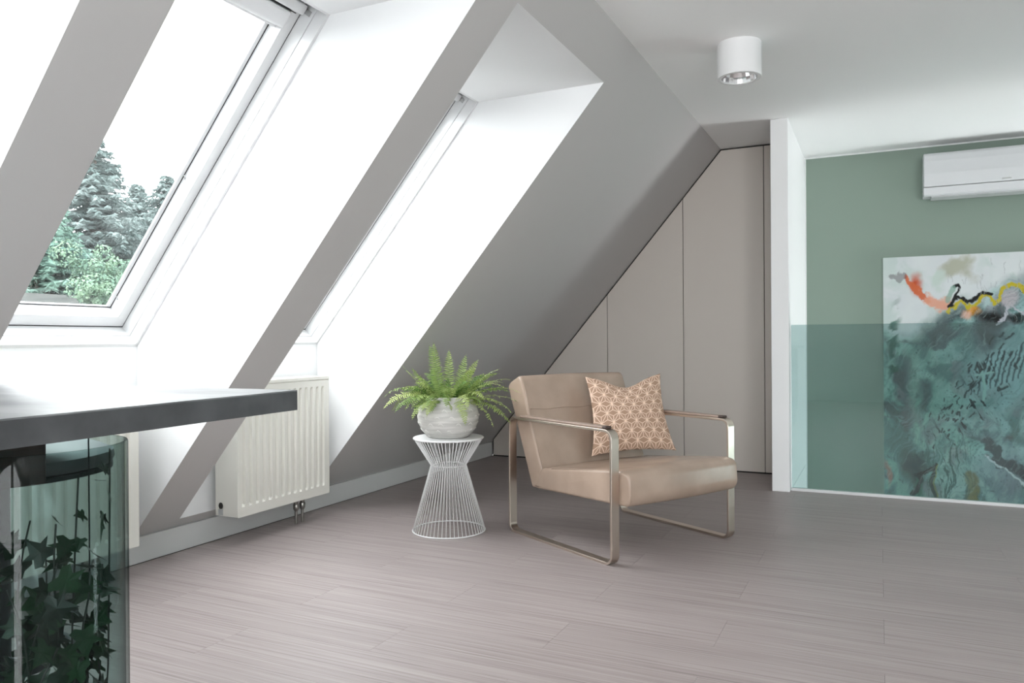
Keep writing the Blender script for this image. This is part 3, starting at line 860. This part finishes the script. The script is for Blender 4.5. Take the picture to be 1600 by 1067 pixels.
# ---------------------------------------------------------------- potted fern
fx, fy, fz = -2.05, 3.503, zt_ + 0.005
PF = wthing('potted_fern', (fx, fy, fz), 'bushy green fern in a round whitewashed bowl on the wire stand', 'potted plant')
ZP = 1.07
prof = [(0.098, 0.0), (0.112, 0.006), (0.138, 0.035), (0.156, 0.070), (0.162, 0.100), (0.156, 0.135), (0.140, 0.168), (0.122, 0.190), (0.116, 0.197), (0.110, 0.199), (0.106, 0.194), (0.110, 0.180), (0.118, 0.165)]
prof = [(r_, z_ * ZP) for r_, z_ in prof]
pot = wbuild(MB().lathe(prof, 72, (fx, fy, fz), True, False), 'pot', M['planter'], PF, smooth='auto')
wbuild(MB().lathe([(0.116, 0.168), (0.06, 0.178), (0.01, 0.182)], 32, (fx, fy, fz)), 'soil', M['soil'], PF, smooth=True)
# raised comma marks on the bowl
def pot_r(z_):
    for (ra, za), (rb_, zb_) in zip(prof[:9], prof[1:10]):
        if za <= z_ <= zb_: return ra + (rb_ - ra) * (z_ - za) / (zb_ - za)
    return 0.1
rr_ = random.Random(3)
for row, zc in enumerate((0.040, 0.075, 0.110, 0.145)):
    for k in range(13):
        an = 2 * math.pi * (k + 0.5 * (row % 2) + rr_.uniform(-.15, .15)) / 13
        pts = []
        for t in np.linspace(0, 1, 7):
            z_ = zc + rr_.uniform(-.002, .002) + 0.012 * math.sin(t * 3.0) - 0.008 * t
            a_ = an + (t - 0.5) * 0.19
            r_ = pot_r(z_) + 0.0005
            pts.append((fx + r_ * math.cos(a_), fy + r_ * math.sin(a_), fz + z_))
        wbuild(MB().tube(pts, [0.0008, 0.002, 0.0028, 0.0026, 0.002, 0.0014, 0.0007], 6), 'relief_mark', M['relief'], pot, smooth=True)

def frond(az, el, L, droop, wmax, mat, base_r=0.05, twist=0.0, rnd=random):
    mb = MB()
    p = Vector((fx + base_r * math.cos(az), fy + base_r * math.sin(az), fz + 0.185))
    d_ = Vector((math.cos(az) * math.cos(el), math.sin(az) * math.cos(el), math.sin(el)))
    n_ = max(14, int(L / 0.0108))
    pts = [p.copy()]; dirs = [d_.copy()]
    for i in range(n_):
        p = p + d_ * (L / n_)
        d_ = (d_ + Vector((0, 0, -1)) * (droop / n_) * (0.4 + 1.4 * i / n_)).normalized()
        pts.append(p.copy()); dirs.append(d_.copy())
    mb.tube(pts[::2], [0.0014 * (1 - 0.8 * i / (n_ / 2)) for i in range(len(pts[::2]))], 4)
    sref = dirs[0].cross(Vector((0, 0, 1)))
    if sref.length < 0.25: sref = Vector((math.cos(az + 1.57), math.sin(az + 1.57), 0))
    if abs(el) > 1.1: sref = sref * 0.15 + Vector((math.cos(YAW), math.sin(YAW), 0)) * (1 if sref.dot(Vector((math.cos(YAW), math.sin(YAW), 0))) >= 0 else -1)
    for i in range(2, n_ + 1):
        t = i / n_
        w_ = 1.3 * wmax * (0.45 + 0.55 * math.sin(min(1, t * 2.2) * math.pi / 2)) * max(0.0, 1 - t ** 2.6) ** 0.8 + 0.002
        side = sref - dirs[i] * sref.dot(dirs[i])
        side.normalize()
        side = Matrix.Rotation(twist, 3, dirs[i]) @ side
        upv = side.cross(dirs[i]).normalized()
        lw = 0.0074
        for sg in (-1, 1):
            root_ = pts[i] + dirs[i] * (0.002 * sg)
            tip = root_ + side * sg * w_ + dirs[i] * w_ * rnd.uniform(0.12, 0.35) - upv * w_ * rnd.uniform(-0.15, 0.45)
            mid = root_.lerp(tip, 0.45) + upv * w_ * 0.08
            a_ = root_ + dirs[i] * lw * 0.35; b_ = mid + dirs[i] * lw * 0.5; c_ = mid - dirs[i] * lw * 0.5; e_ = root_ - dirs[i] * lw * 0.35
            mb.add([a_, b_, tip, c_, e_], [(0, 1, 3, 4), (1, 2, 3)])
    return wbuild(mb, 'frond', mat, PF, fix=False)
fr_ = random.Random(11)
# image-right / image-left directions as azimuths: right of the picture = YAW, left = YAW + 180
RIGHT = YAW; LEFT = YAW + math.pi; AWAY = YAW + math.pi / 2; NEAR = YAW - math.pi / 2
specs = [  # az, elevation(deg), length, droop, width
    (LEFT - 0.35, 80, 0.30, 0.35, 0.030), (LEFT + 0.5, 84, 0.31, 0.30, 0.030), (AWAY, 82, 0.27, 0.30, 0.030), (RIGHT + 0.5, 78, 0.25, 0.4, 0.028),
    (RIGHT - 0.3, 66, 0.25, 0.5, 0.028), (LEFT - 0.1, 50, 0.27, 0.15, 0.016), (RIGHT, 55, 0.27, 0.9, 0.024), (LEFT, 40, 0.30, 1.7, 0.030),
    (LEFT + 0.5, 30, 0.31, 1.6, 0.030), (LEFT - 0.5, 22, 0.33, 1.6, 0.028), (LEFT + 0.9, 15, 0.22, 1.8, 0.026), (LEFT + 1.2, 25, 0.20, 2.2, 0.024),
    (RIGHT + 0.2, 42, 0.30, 1.0, 0.020), (RIGHT - 0.2, 32, 0.34, 1.1, 0.020), (RIGHT + 0.6, 38, 0.30, 1.0, 0.020), (RIGHT - 0.5, 18, 0.33, 1.2, 0.030),
    (RIGHT - 0.7, 12, 0.30, 1.9, 0.032), (RIGHT - 0.3, 5, 0.31, 1.3, 0.030), (RIGHT, 18, 0.34, 1.0, 0.022), (NEAR + 0.5, 35, 0.2, 2.0, 0.026),
    (NEAR - 0.4, 40, 0.18, 2.2, 0.026), (NEAR, 55, 0.18, 1.8, 0.026), (LEFT + 0.2, 62, 0.22, 1.2, 0.026), (AWAY + 0.6, 55, 0.25, 1.1, 0.026),
    (AWAY - 0.6, 50, 0.26, 1.1, 0.026), (AWAY, 30, 0.28, 1.4, 0.026), (NEAR + 0.9, 45, 0.2, 1.9, 0.028), (NEAR - 0.9, 35, 0.22, 2.2, 0.028)]
for k, (az, el, L, dr, w_) in enumerate(specs):
    frond(az, math.radians(el), L, dr, w_, M['fern_pale'] if k in (5, 6, 12, 14, 18) else M['fern'], 0.045 if el > 60 else 0.075, fr_.uniform(-0.5, 0.5), fr_)
for (az, el, L, dr, w_) in [sp for sp in specs if sp[1] < 60]:
    frond(az + fr_.uniform(-0.5, 0.5), math.radians(el + fr_.uniform(-8, 22)), L * fr_.uniform(0.7, 0.95), dr * fr_.uniform(0.9, 1.3), 0.027, M['fern'], 0.07, fr_.uniform(-0.6, 0.6), fr_)
for k in range(58):
    az = fr_.uniform(0, 2 * math.pi)
    frond(az, math.radians(fr_.uniform(12, 72)), fr_.uniform(0.11, 0.22), fr_.uniform(0.8, 2.2), fr_.uniform(0.020, 0.030),
          M['fern_dark'] if k % 3 == 0 else M['fern'], fr_.uniform(0.02, 0.095), fr_.uniform(-0.9, 0.9), fr_)

# ---------------------------------------------------------------- concrete table, bar stool, glass cylinder with ivy
TA = math.radians(3.2)
tb = thing('concrete_table', (-1.078, 1.232, 0.0), 'thick grey concrete topped counter table with dark edges', 'table', TA)
TT, TB = 0.900, 0.859
# slab: top face and rough edge band
mb = MB()
nx = 40
def slab_outline():
    pts = []
    L_, D_ = 1.22, 2.1
    rj = random.Random(5)
    jit = lambda: rj.uniform(-0.0012, 0.0012)
    for t in np.linspace(0, 1, 30)[:-1]: pts.append((0.0 + jit(), -D_ + D_ * t))
    for t in np.linspace(0, 1, 18)[:-1]: pts.append((-L_ * t, 0.0 + jit()))
    for t in np.linspace(0, 1, 6)[:-1]: pts.append((-L_, -D_ * t))
    for t in np.linspace(0, 1, 6)[:-1]: pts.append((-L_ + L_ * t, -D_))
    return pts
so = slab_outline()
MB().prism([(p[0], p[1], TT - 0.0025) for p in so], (0, 0, 0.0025)).build('table_top', M['concrete'], tb)
MB().prism([(p[0] , p[1], TB) for p in so], (0, 0, TT - 0.0026 - TB)).build('slab_edge', M['concrete_edge'], tb)
for px, py in ((-1.15, -0.15), (-1.15, -1.95), (-0.10, -1.95)):
    MB().box(px - 0.04, px + 0.04, py - 0.04, py + 0.04, 0, TB).build('leg', M['black_metal'], tb, bevel=0.004)
MB().box(-1.14, -1.10, -1.95, -0.15, TB - 0.06, TB).build('rail', M['black_metal'], tb)
# cable hanging from the table
o = MB().tube([(-1.58, 1.128, 0.859), (-1.582, 1.130, 0.6), (-1.585, 1.132, 0.45)], 0.0018, 6).build('hanging_cable', M['gasket'], smooth=True)
tag(o, 'thin dark cable hanging below the concrete table', 'cable')

BSX, BSY = -1.830, 1.075
SUP = 0.012
bs = thing('bar_stool', (BSX, BSY, 0), 'round charcoal bar stool with low dark backrest under the concrete table', 'bar stool')
SR = 0.245
MB().lathe([(r_, z_ + SUP) for r_, z_ in [(SR - 0.03, 0.700), (SR - 0.006, 0.704), (SR, 0.716), (SR - 0.003, 0.732), (SR - 0.03, 0.744), (0.1, 0.750), (0.02, 0.750)]], 56).build('seat', M['stool_seat'], bs, smooth='auto')
MB().lathe([(r_, z_ + SUP) for r_, z_ in [(SR - 0.02, 0.688), (SR - 0.004, 0.690), (SR - 0.004, 0.701), (SR - 0.03, 0.702)]], 56).build('seat_rim', M['black_metal'], bs, smooth='auto')
arc0, arc1 = math.radians(-120), math.radians(-9)
path = [(SR * 0.97 * math.cos(a_), SR * 0.97 * math.sin(a_), 0.778) for a_ in np.linspace(arc0, arc1, 16)]
MB().sweep(path, (0, 0, 1), [(-0.012, -0.075), (0.012, -0.075), (0.012, 0.075), (-0.012, 0.075)], False).build('backrest', M['stool_wood'], bs, bevel=0.003)
MB().lathe([(0.03, 0.02), (0.03, 0.70)], 20).build('column', M['black_metal'], bs, smooth='auto')
MB().lathe([(0.20, 0.0), (0.20, 0.006), (0.10, 0.016), (0.035, 0.03)], 48).build('base_plate', M['black_metal'], bs, smooth='auto')
MB().tube([(0.15 * math.cos(t), 0.15 * math.sin(t), 0.28) for t in np.linspace(0, 2 * math.pi, 41)[:-1]], 0.009, 8, True).tube([(-0.15, 0, 0.28), (0.15, 0, 0.28)], 0.008, 8).build('footrest', M['black_metal'], bs, smooth=True)

VX, VY, VR, VH = -1.212, 0.760, 0.1436, 0.840
vt = 0.0055
vz = MB().lathe([(VR - 0.006, 0.001), (VR, 0.006), (VR, VH - 0.002), (VR - 0.001, VH), (VR - vt + 0.001, VH), (VR - vt, VH - 0.002), (VR - vt, 0.024), (VR - 0.02, 0.020), (0.01, 0.019)], 96, (VX, VY, 0))
vase = vz.build('glass_cylinder_vase', M['vase'], smooth='auto')
tag(vase, 'tall green tinted glass cylinder vase standing under the concrete table', 'vase')

ivy = wthing('ivy_plant', (VX, VY, 0.021), 'dark green trailing ivy growing inside the glass cylinder', 'plant')
def ivy_leaf():
    lob = [(0.0, 0.0), (0.28, -0.12), (0.50, 0.02), (0.30, 0.28), (0.62, 0.52), (0.26, 0.52), (0.0, 1.0)]
    pts = lob + [(-x, y) for x, y in lob[::-1][1:-1]]
    v = [(0, 0.30, -0.05)] + [(x, y, 0.10 * abs(x) - 0.10 * y * y) for x, y in pts]
    n_ = len(pts)
    return MB().add(v, [(0, 1 + i, 1 + (i + 1) % n_) for i in range(n_)])
lm = ivy_leaf().mesh('leaf'); lm.materials.append(M['ivy'])
ir = random.Random(21)
RI = VR - vt - 0.012
nleaf = 0
RV = math.atan2(VY, VX) - math.pi / 2          # direction that points right as seen from the viewer
stems = []
for k in range(16):
    a0 = ir.uniform(0, 2 * math.pi)
    hgt = ir.choice([0.30, 0.38, 0.45, 0.52, 0.58, 0.62])
    rr0 = ir.uniform(0.01, 0.06)
    if k == 0: a0, hgt = RV - 0.3, 0.765
    if k == 1: a0, hgt = RV + 0.15, 0.800
    if k == 2: a0, hgt = RV + math.pi, 0.66
    if k == 3: a0, hgt = RV - 0.5, 0.70
    if k == 4: a0, hgt = RV + 1.2, 0.68
    if k == 5: a0, hgt = RV - 1.4, 0.64
    pts = []
    ph = ir.uniform(0, 6)
    for t in np.linspace(0, 1, 16):
        r_ = rr0 + (RI * 0.86 - rr0) * min(1, t * ir.uniform(0.9, 1.15)) ** 0.8
        if k == 0: r_ = 0.045 + 0.030 * t
        if k == 1: r_ = RI * 0.93 * min(1, 0.5 + t)
        if k in (3, 4, 5): r_ = 0.03 + 0.05 * t
        a_ = a0 + 0.6 * math.sin(t * 4 + ph) * (0.2 if k < 2 else 1)
        pts.append(Vector((VX + r_ * math.cos(a_), VY + r_ * math.sin(a_), 0.024 + hgt * t)))
    wbuild(MB().tube(pts, 0.0016, 5), 'stem', M['ivystem'], ivy, smooth=True)
    stems.append((pts, hgt))
for pts, hgt in stems:
    n_ = int(hgt * 31) + 2
    for j in range(n_):
        t = (j + ir.random()) / n_
        q = pts[min(15, int(t * 15))].lerp(pts[min(15, int(t * 15) + 1)], (t * 15) % 1)
        sc_ = ir.uniform(0.030, 0.050) * (0.6 if q.z > 0.70 else 1.0)
        ofs = Vector((ir.uniform(-1, 1), ir.uniform(-1, 1), ir.uniform(-0.4, 0.6))) * 0.035
        tip = q + ofs
        rad = Vector((tip.x - VX, tip.y - VY, 0))
        if rad.length > RI * 0.9: tip -= rad * (1 - RI * 0.9 / rad.length)
        fwd = Vector((tip.x - VX, tip.y - VY, 0)).normalized() if rad.length > 0.01 else Vector((1, 0, 0))
        nm = (fwd * ir.uniform(0.3, 1.0) + Vector((ir.uniform(-.6, .6), ir.uniform(-.6, .6), ir.uniform(0.0, 0.8)))).normalized()
        ax = Vector((ir.uniform(-1, 1), ir.uniform(-1, 1), ir.uniform(-0.9, 0.5)))
        ax = (ax - nm * ax.dot(nm)).normalized()
        sd = ax.cross(nm)
        ob = bpy.data.objects.new('leaf', lm); COL.objects.link(ob); ob.parent = ivy
        # keep the leaf inside the cylinder
        end = tip + ax * sc_
        re = Vector((end.x - VX, end.y - VY, 0))
        if re.length > RI: tip -= re * (1 - RI / re.length)
        ob.matrix_local = Matrix.Translation(tip - Vector((VX, VY, 0.021))) @ Matrix((sd, ax, nm)).transposed().to_4x4() @ Matrix.Diagonal((sc_, sc_, sc_, 1))
        nleaf += 1

# ---------------------------------------------------------------- abstract painting
def vnoise(x, y, seed, oct_=4):
    out = np.zeros_like(x); amp = 1.0; tot = 0
    for o_ in range(oct_):
        r_ = np.random.default_rng(seed + o_ * 17); G = r_.random((64, 64))
        xi = np.floor(x).astype(int); yi = np.floor(y).astype(int)
        fx_ = x - xi; fy_ = y - yi
        fx_ = fx_ * fx_ * (3 - 2 * fx_); fy_ = fy_ * fy_ * (3 - 2 * fy_)
        g_ = lambda a, b: G[a % 64, b % 64]
        v = (g_(xi, yi) * (1 - fx_) + g_(xi + 1, yi) * fx_) * (1 - fy_) + (g_(xi, yi + 1) * (1 - fx_) + g_(xi + 1, yi + 1) * fx_) * fy_
        out += v * amp; tot += amp; amp *= 0.5; x = x * 2.03 + 5.1; y = y * 2.03 + 3.7
    return out / tot
PX_, PZ1, PWID, PHGT = 0.029, 1.604, 1.42, 2.10
nxp, nzp = 380, 560
xx, zz = np.meshgrid(np.linspace(0, PWID, nxp), np.linspace(0, PHGT, nzp), indexing='ij')
u = xx / 0.907 * 220.0            # in units of picture points, origin top left of canvas
v = zz / 1.818 * 371.0
wx = (vnoise(u / 38, v / 38, 1) - .5) * 44; wy = (vnoise(u / 38, v / 38, 9) - .5) * 44
fxn = (vnoise(u / 9, v / 9, 23) - .5) * 12; fyn = (vnoise(u / 9, v / 9, 31) - .5) * 12
U, Vv = u + wx + fxn * .5, v + wy + fyn * .5
def sm(e0, e1, x): 
    t = np.clip((x - e0) / (e1 - e0), 0, 1); return t * t * (3 - 2 * t)
Cn = np.zeros(u.shape + (3,))
Cn[:] = srgb_np((206, 211, 210))
def mixin(col, mask): 
    global Cn
    mk = np.clip(mask, 0, 1)[..., None]; Cn = Cn * (1 - mk) + srgb_np(col) * mk
mixin((188, 190, 198), vnoise(u / 30, v / 30, 3) * 0.5)
mixin((170, 190, 182), sm(0.5, 0.7, vnoise(U / 45, Vv / 45, 4)) * 0.5)
def blob(cx, cy, rx, ry, warp=1.0, soft=0.6):
    q = np.hypot((u + (wx + fxn) * warp - cx) / rx, (v + (wy + fyn) * warp - cy) / ry)
    return 1 - sm(1 - soft, 1 + soft * 0.3, q)
def stroke(pts, w, warp=0.25):
    dm = np.full(u.shape, 1e9)
    for (x0, y0), (x1, y1) in zip(pts[:-1], pts[1:]):
        dx, dy = x1 - x0, y1 - y0
        a_, b_ = u + fxn * warp, v + fyn * warp
        t = np.clip(((a_ - x0) * dx + (b_ - y0) * dy) / (dx * dx + dy * dy + 1e-9), 0, 1)
        dm = np.minimum(dm, np.hypot(a_ - x0 - t * dx, b_ - y0 - t * dy))
    return 1 - sm(w * 0.6, w * 1.2, dm)
mixin((150, 148, 118), blob(115, 25, 26, 16) * 0.7)
mixin((176, 196, 182), blob(88, 40, 20, 14) * 0.6)
# teal body from the middle downwards
bound = 92 + 22 * np.sin(u / 60.0 + 1.0) - 0.18 * u
tm = sm(-14, 26, Vv - bound)
teal = vnoise(U / 34, Vv / 34, 14)
tl = np.zeros_like(Cn)
for k_, c_ in enumerate(((66, 104, 100), (104, 146, 140), (138, 170, 168), (112, 128, 136))): pass
ta = srgb_np((84, 118, 114)); tb_ = srgb_np((130, 168, 160)); tcx = srgb_np((152, 180, 182))
f1 = sm(0.35, 0.62, teal)[..., None]; f2 = sm(0.0, 1.0, (u - 60) / 160 + (vnoise(U / 60, Vv / 60, 40) - .5))[..., None]
tl = ta * (1 - f1) + (tb_ * (1 - f2) + tcx * f2) * f1
Cn = Cn * (1 - tm[..., None]) + tl * tm[..., None]
mixin((70, 74, 80), sm(0.52, 0.70, vnoise(U / 50 + 3, Vv / 30, 55)) * tm * 0.8)
mixin((120, 108, 116), sm(0.55, 0.72, vnoise(U / 40 + 9, Vv / 44, 58)) * tm * 0.55)
# light blue diagonal field on the right with dark broken scratches
lb = blob(190, 165, 85, 75, 0.8, 0.7); mixin((142, 174, 178), lb * 0.8)
ang = (u * 0.5 + v * 0.86); across = (u * 0.86 - v * 0.5)
scr = sm(0.60, 0.66, vnoise(across / 5.0 + wx * .03, ang / 22.0, 71, 3)) * sm(0.42, 0.6, vnoise(u / 14, v / 14, 73))
band = np.exp(-((u + v * 0.62 - 285) / 38) ** 2) * sm(130, 170, v) * (1 - sm(300, 335, v))
mixin((14, 34, 36), scr * band * 1.6)
# dark green edge stripes on the left
mixin((40, 92, 78), blob(18, 150, 12, 90, 0.5) * sm(0.42, 0.55, vnoise(u / 22, v / 14 + u / 30, 81)) * 0.95)
mixin((150, 188, 176), blob(52, 210, 16, 100, 0.25, 0.8) * 0.35)
# orange fan
mixin((186, 74, 34), blob(50, 42, 13, 16, 0.5, 0.9)); mixin((196, 96, 54), stroke([(38, 34), (58, 52), (72, 68)], 6, 1.2) * 0.95)
mixin((214, 150, 124), stroke([(74, 68), (92, 76), (104, 74)], 9, 1.2) * 0.9)
mixin((92, 84, 88), stroke([(16, 30), (34, 34)], 6, 1.6) * 0.6)
# yellow and black contour
mixin((204, 140, 44), blob(140, 84, 16, 12, 0.6)); mixin((214, 168, 148), blob(128, 92, 12, 10, 0.6) * 0.8)
mixin((12, 10, 10), blob(170, 92, 34, 22, 0.8, 0.8)); mixin((40, 42, 46), blob(160, 122, 36, 26, 0.9, 0.9) * 0.85)
mixin((12, 10, 10), blob(205, 95, 18, 12, 0.8, 0.6))
mixin((168, 168, 176), stroke([(196, 72), (188, 92), (180, 104)], 3, 1.4)); mixin((170, 172, 180), stroke([(200, 78), (216, 92)], 2.5, 1.4))
mixin((170, 164, 168), blob(200, 66, 15, 14, 0.4))
mixin((178, 162, 30), stroke([(104, 86), (118, 74), (126, 68), (134, 78), (146, 76), (158, 62), (170, 62), (176, 76), (184, 70), (186, 54), (198, 48), (216, 50), (222, 62)], 3.0, 0.7))
mixin((10, 9, 9), stroke([(105, 77), (110, 72), (122, 50), (120, 46), (114, 48)], 2.3, 0.3)); mixin((10, 9, 9), stroke([(105, 78), (118, 64), (126, 64), (136, 72), (148, 66), (156, 58), (172, 60)], 2.7, 0.6))
mixin((128, 160, 146), stroke([(112, 50), (104, 68)], 4, 0.4) * 0.8)
mixin((10, 9, 9), blob(107, 76, 5, 4, 0.2))
# lower left dark corner with olive lines
mixin((30, 36, 42), blob(50, 330, 34, 36, 0.8, 0.8) * 0.85); mixin((36, 104, 86), blob(58, 352, 10, 24, 0.5) * 0.8)
mixin((24, 22, 14), stroke([(84, 318), (66, 330), (52, 334)], 3, 0.5)); mixin((24, 22, 14), stroke([(84, 316), (76, 344), (88, 376)], 3.2, 0.5))
mixin((20, 24, 24), stroke([(60, 334), (58, 350), (46, 366)], 4, 0.8)); mixin((120, 122, 60), stroke([(86, 316), (80, 346), (92, 378)], 1.2, 0.5))
mixin((112, 102, 40), stroke([(139, 332), (142, 400)], 10, 0.8) * 0.95)
mixin((150, 176, 170), blob(110, 350, 26, 60, 0.7, 0.9) * 0.5)
# grey lilac lower right with a dark comb
mixin((128, 136, 146), blob(190, 330, 60, 50, 0.9, 0.9) * 0.7)
mixin((34, 34, 40), stroke([(166, 282), (186, 308), (220, 324), (260, 350)], 9, 2.0) * 0.85)
mixin((196, 200, 204), stroke([(160, 300), (190, 318), (222, 342)], 1.6, 0.8)); mixin((76, 84, 90), blob(150, 268, 46, 16, 0.9, 0.9) * 0.6)
mixin((150, 196, 188), stroke([(110, 270), (150, 290)], 12, 2.0) * 0.45)
mixin((182, 130, 112), blob(4, 332, 6, 22, 0.6) * 0.6)
# fine flowing filaments and broken brush marks
fl1 = vnoise((u * 0.8 + v * 0.6 + wx) / 2.2, (v * 0.8 - u * 0.6 + wy) / 26.0, 101, 3)
mixin((44, 78, 78), sm(0.62, 0.74, fl1) * tm * 0.28); mixin((176, 200, 198), sm(0.62, 0.74, 1 - fl1) * tm * 0.22)
fl2 = vnoise((u + wx * 0.7) / 1.6, (v + wy * 0.7) / 34.0, 111, 3)
mixin((44, 84, 78), sm(0.58, 0.68, fl2) * tm * np.exp(-((u - 105) / 45) ** 2) * sm(250, 300, v) * 0.9)
rk = random.Random(8)
for q in range(70):
    t_ = rk.random(); cx_ = 88 + 105 * t_ + rk.gauss(0, 10); cy_ = 268 - 118 * t_ + rk.gauss(0, 16)
    a_ = math.radians(-55 + rk.gauss(0, 14)); L_ = rk.uniform(3, 13) * (0.5 + t_)
    mixin((10, 30, 34), stroke([(cx_, cy_), (cx_ + L_ * math.cos(a_), cy_ + L_ * math.sin(a_))], rk.uniform(0.8, 1.9), 0.5) * 0.9)
for q in range(16):
    cx_ = 150 + q * 4.2; cy_ = 205 - q * 1.5
    mixin((150, 182, 186) if q % 2 else (28, 52, 60), stroke([(cx_, cy_), (cx_ + 6, cy_ - 24), (cx_ + 16, cy_ - 46 - rk.uniform(0, 12))], 1.3, 0.5) * 0.85)
mixin((150, 186, 180), stroke([(156, 176), (160, 200), (158, 216)], 2.6, 0.3)); mixin((150, 186, 180), stroke([(146, 180), (172, 176)], 1.6, 0.3))
for q in range(26):
    x_ = rk.uniform(96, 215); y_ = rk.uniform(4, 70)
    mixin((150, 154, 156), stroke([(x_, y_), (x_ + rk.uniform(-4, 4), y_ + rk.uniform(3, 16))], 0.6, 0.6) * 0.5)
speck = sm(0.74, 0.80, vnoise(u / 3.0, v / 3.0, 91, 2)) * tm
mixin((30, 52, 54), speck * 0.5)
Vp = np.stack([xx, np.zeros_like(xx), -zz], -1).reshape(-1, 3)
Fp = grid_faces(nxp, nzp)
meP = np_mesh('canvas_front', Vp, Fp)
set_vcol(meP, Cn.reshape(-1, 3)); meP.materials.append(M['canvas'])
pt = thing('abstract_painting', (PX_, YG - 0.035, PZ1), 'large abstract poured painting in white teal and black on the green wall', 'painting')
put('canvas_front', meP, None, pt)
MB().box(0, PWID, 0.0008, 0.034, -PHGT, 0).build('stretcher', M['winwhite'], pt)

# ---------------------------------------------------------------- outdoors: bank, spruces and shrubs
def polar(px, dist):       # ground position in the direction of picture column px
    d_ = fw + rt * ((px - 800) / F_PX)
    h = math.hypot(d_.x, d_.y)
    return d_.x / h * dist, d_.y / h * dist
gv = []; nr, na = 36, 48
for i in range(nr):
    dist = 6 + 64 * (i / (nr - 1)) ** 1.6
    for j in range(na):
        a_ = math.radians(95) + math.radians(170) * j / (na - 1)
        h = float(np.interp(dist, [6, 11.5, 19, 30, 70], [-3.0, 1.42, 2.05, 2.4, 3.0])) + 0.03 * math.sin(dist * 3 + j * 2.1)
        gv.append((dist * math.cos(a_), dist * math.sin(a_), h))
gb_ = MB(); gb_.v = gv
gb_.f = [(i * na + j, i * na + j + 1, (i + 1) * na + j + 1, (i + 1) * na + j) for i in range(nr - 1) for j in range(na - 1)]
o = gb_.build('ground', M['bank'], smooth=True, fix=False); struct(o, 'grey grassy bank outside the window')

def spruce(px, dist, top_z, base_z, rad, label, mat, seed, density=1.0):
    rs = random.Random(seed)
    x, y = polar(px, dist)
    t = wthing('spruce_tree', (x, y, base_z), label, 'tree', 'spruces beyond the window')
    H = top_z - base_z
    wbuild(MB().tube([(x, y, base_z), (x, y, base_z + H * 0.5), (x, y, top_z)], [0.22, 0.14, 0.02], 8), 'trunk', M['bark'], t, smooth=True)
    V_, F_ = [], []
    nb = int(230 * density)
    for i in range(nb):
        f = rs.random() ** 0.85
        z_ = base_z + H * (0.04 + 0.95 * f)
        L = rad * (1 - f) ** 0.75 * rs.uniform(0.65, 1.1) + 0.12
        az = rs.uniform(0, 6.283)
        n_ = max(6, int(L * 24))
        for j in range(n_):
            s = (j + 0.5) / n_
            px_ = x + math.cos(az) * L * s; py_ = y + math.sin(az) * L * s
            pz_ = z_ - 0.35 * L * s + 0.25 * L * s * s
            for sg in (-1, 1):
                w_ = 0.075 * (1.25 - s) + 0.04
                a2 = az + sg * rs.uniform(0.5, 1.3)
                tip = (px_ + math.cos(a2) * w_ * 2, py_ + math.sin(a2) * w_ * 2, pz_ - rs.uniform(0.0, 0.16))
                o_ = len(V_)
                V_ += [(px_, py_, pz_), (px_ + rs.uniform(-.04, .04), py_ + rs.uniform(-.04, .04), pz_ - rs.uniform(0.03, 0.09)), tip]
                F_.append((o_, o_ + 1, o_ + 2))
    mbx = MB(); mbx.v = V_; mbx.f = F_
    ob = wbuild(mbx, 'foliage', mat, t, fix=False)
    ob['kind'] = 'stuff'
    return t
spruce(150, 24, 6.7, 2.2, 2.0, 'tallest hazy spruce outside the left roof window', M['spruce'], 1, 1.7)
spruce(262, 29, 6.8, 2.2, 1.9, 'spruce at the right edge of the left roof window', M['spruce'], 2, 1.5)
spruce(216, 32, 7.0, 2.2, 1.9, 'slimmer spruce between the tallest spruce and the right one', M['spruce'], 3, 1.5)
spruce(70, 20, 4.4, 2.0, 1.3, 'low blue green spruce at the left of the window view', M['spruce2'], 4, 1.6)
spruce(60, 29, 6.8, 2.2, 2.0, 'spruce half hidden behind the rafter strip', M['spruce'], 5, 1.3)
spruce(160, 38, 6.4, 2.2, 2.6, 'broad haze greyed spruce in the middle distance behind the shrub', M['spruce'], 6, 1.6)
def shrub(px, dist, zc, rx, rz, label, mat, seed, n_=2600):
    rs = random.Random(seed)
    x, y = polar(px, dist)
    t = wthing('shrub', (x, y, zc - rz), label, 'shrub', 'leafy shrubs below the spruces')
    wbuild(MB().tube([(x, y, zc - rz - 0.3), (x + 0.05, y, zc)], [0.06, 0.03], 6), 'stem', M['bark'], t)
    mbx = MB()
    cl = [(rs.gauss(0, .5) * rx, rs.gauss(0, .5) * rx, rs.uniform(-.8, .8) * rz, rs.uniform(.25, .45) * rx) for _ in range(16)]
    for i in range(n_):
        cx_, cy_, cz_, cr_ = rs.choice(cl)
        dv = Vector((rs.gauss(0, 1), rs.gauss(0, 1), rs.gauss(0, 1))).normalized() * cr_ * rs.uniform(0.7, 1.05)
        p = Vector((x + cx_, y + cy_, zc + cz_)) + dv
        e1 = Vector((rs.gauss(0, 1), rs.gauss(0, 1), rs.gauss(0, 1))).normalized() * rs.uniform(0.018, 0.038)
        e2 = e1.cross(dv + Vector((0.01, 0, 0))).normalized() * 0.018
        mbx.add([p - e1, p + e2, p + e1, p - e2], [(0, 1, 2, 3)])
    ob = wbuild(mbx, 'foliage', mat, t, fix=False); ob['kind'] = 'stuff'
shrub(158, 16.5, 2.30, 0.60, 0.50, 'pale green leafy shrub at the lower right of the left window', M['leafy'], 31, 3600)
shrub(150, 13.5, 1.72, 0.30, 0.16, 'low light green shrub at the bottom edge of the left window', M['leafy'], 32, 1800)
shrub(200, 14.2, 1.95, 0.42, 0.45, 'light green shrub tucked behind the window frame corner', M['leafy'], 33, 2400)
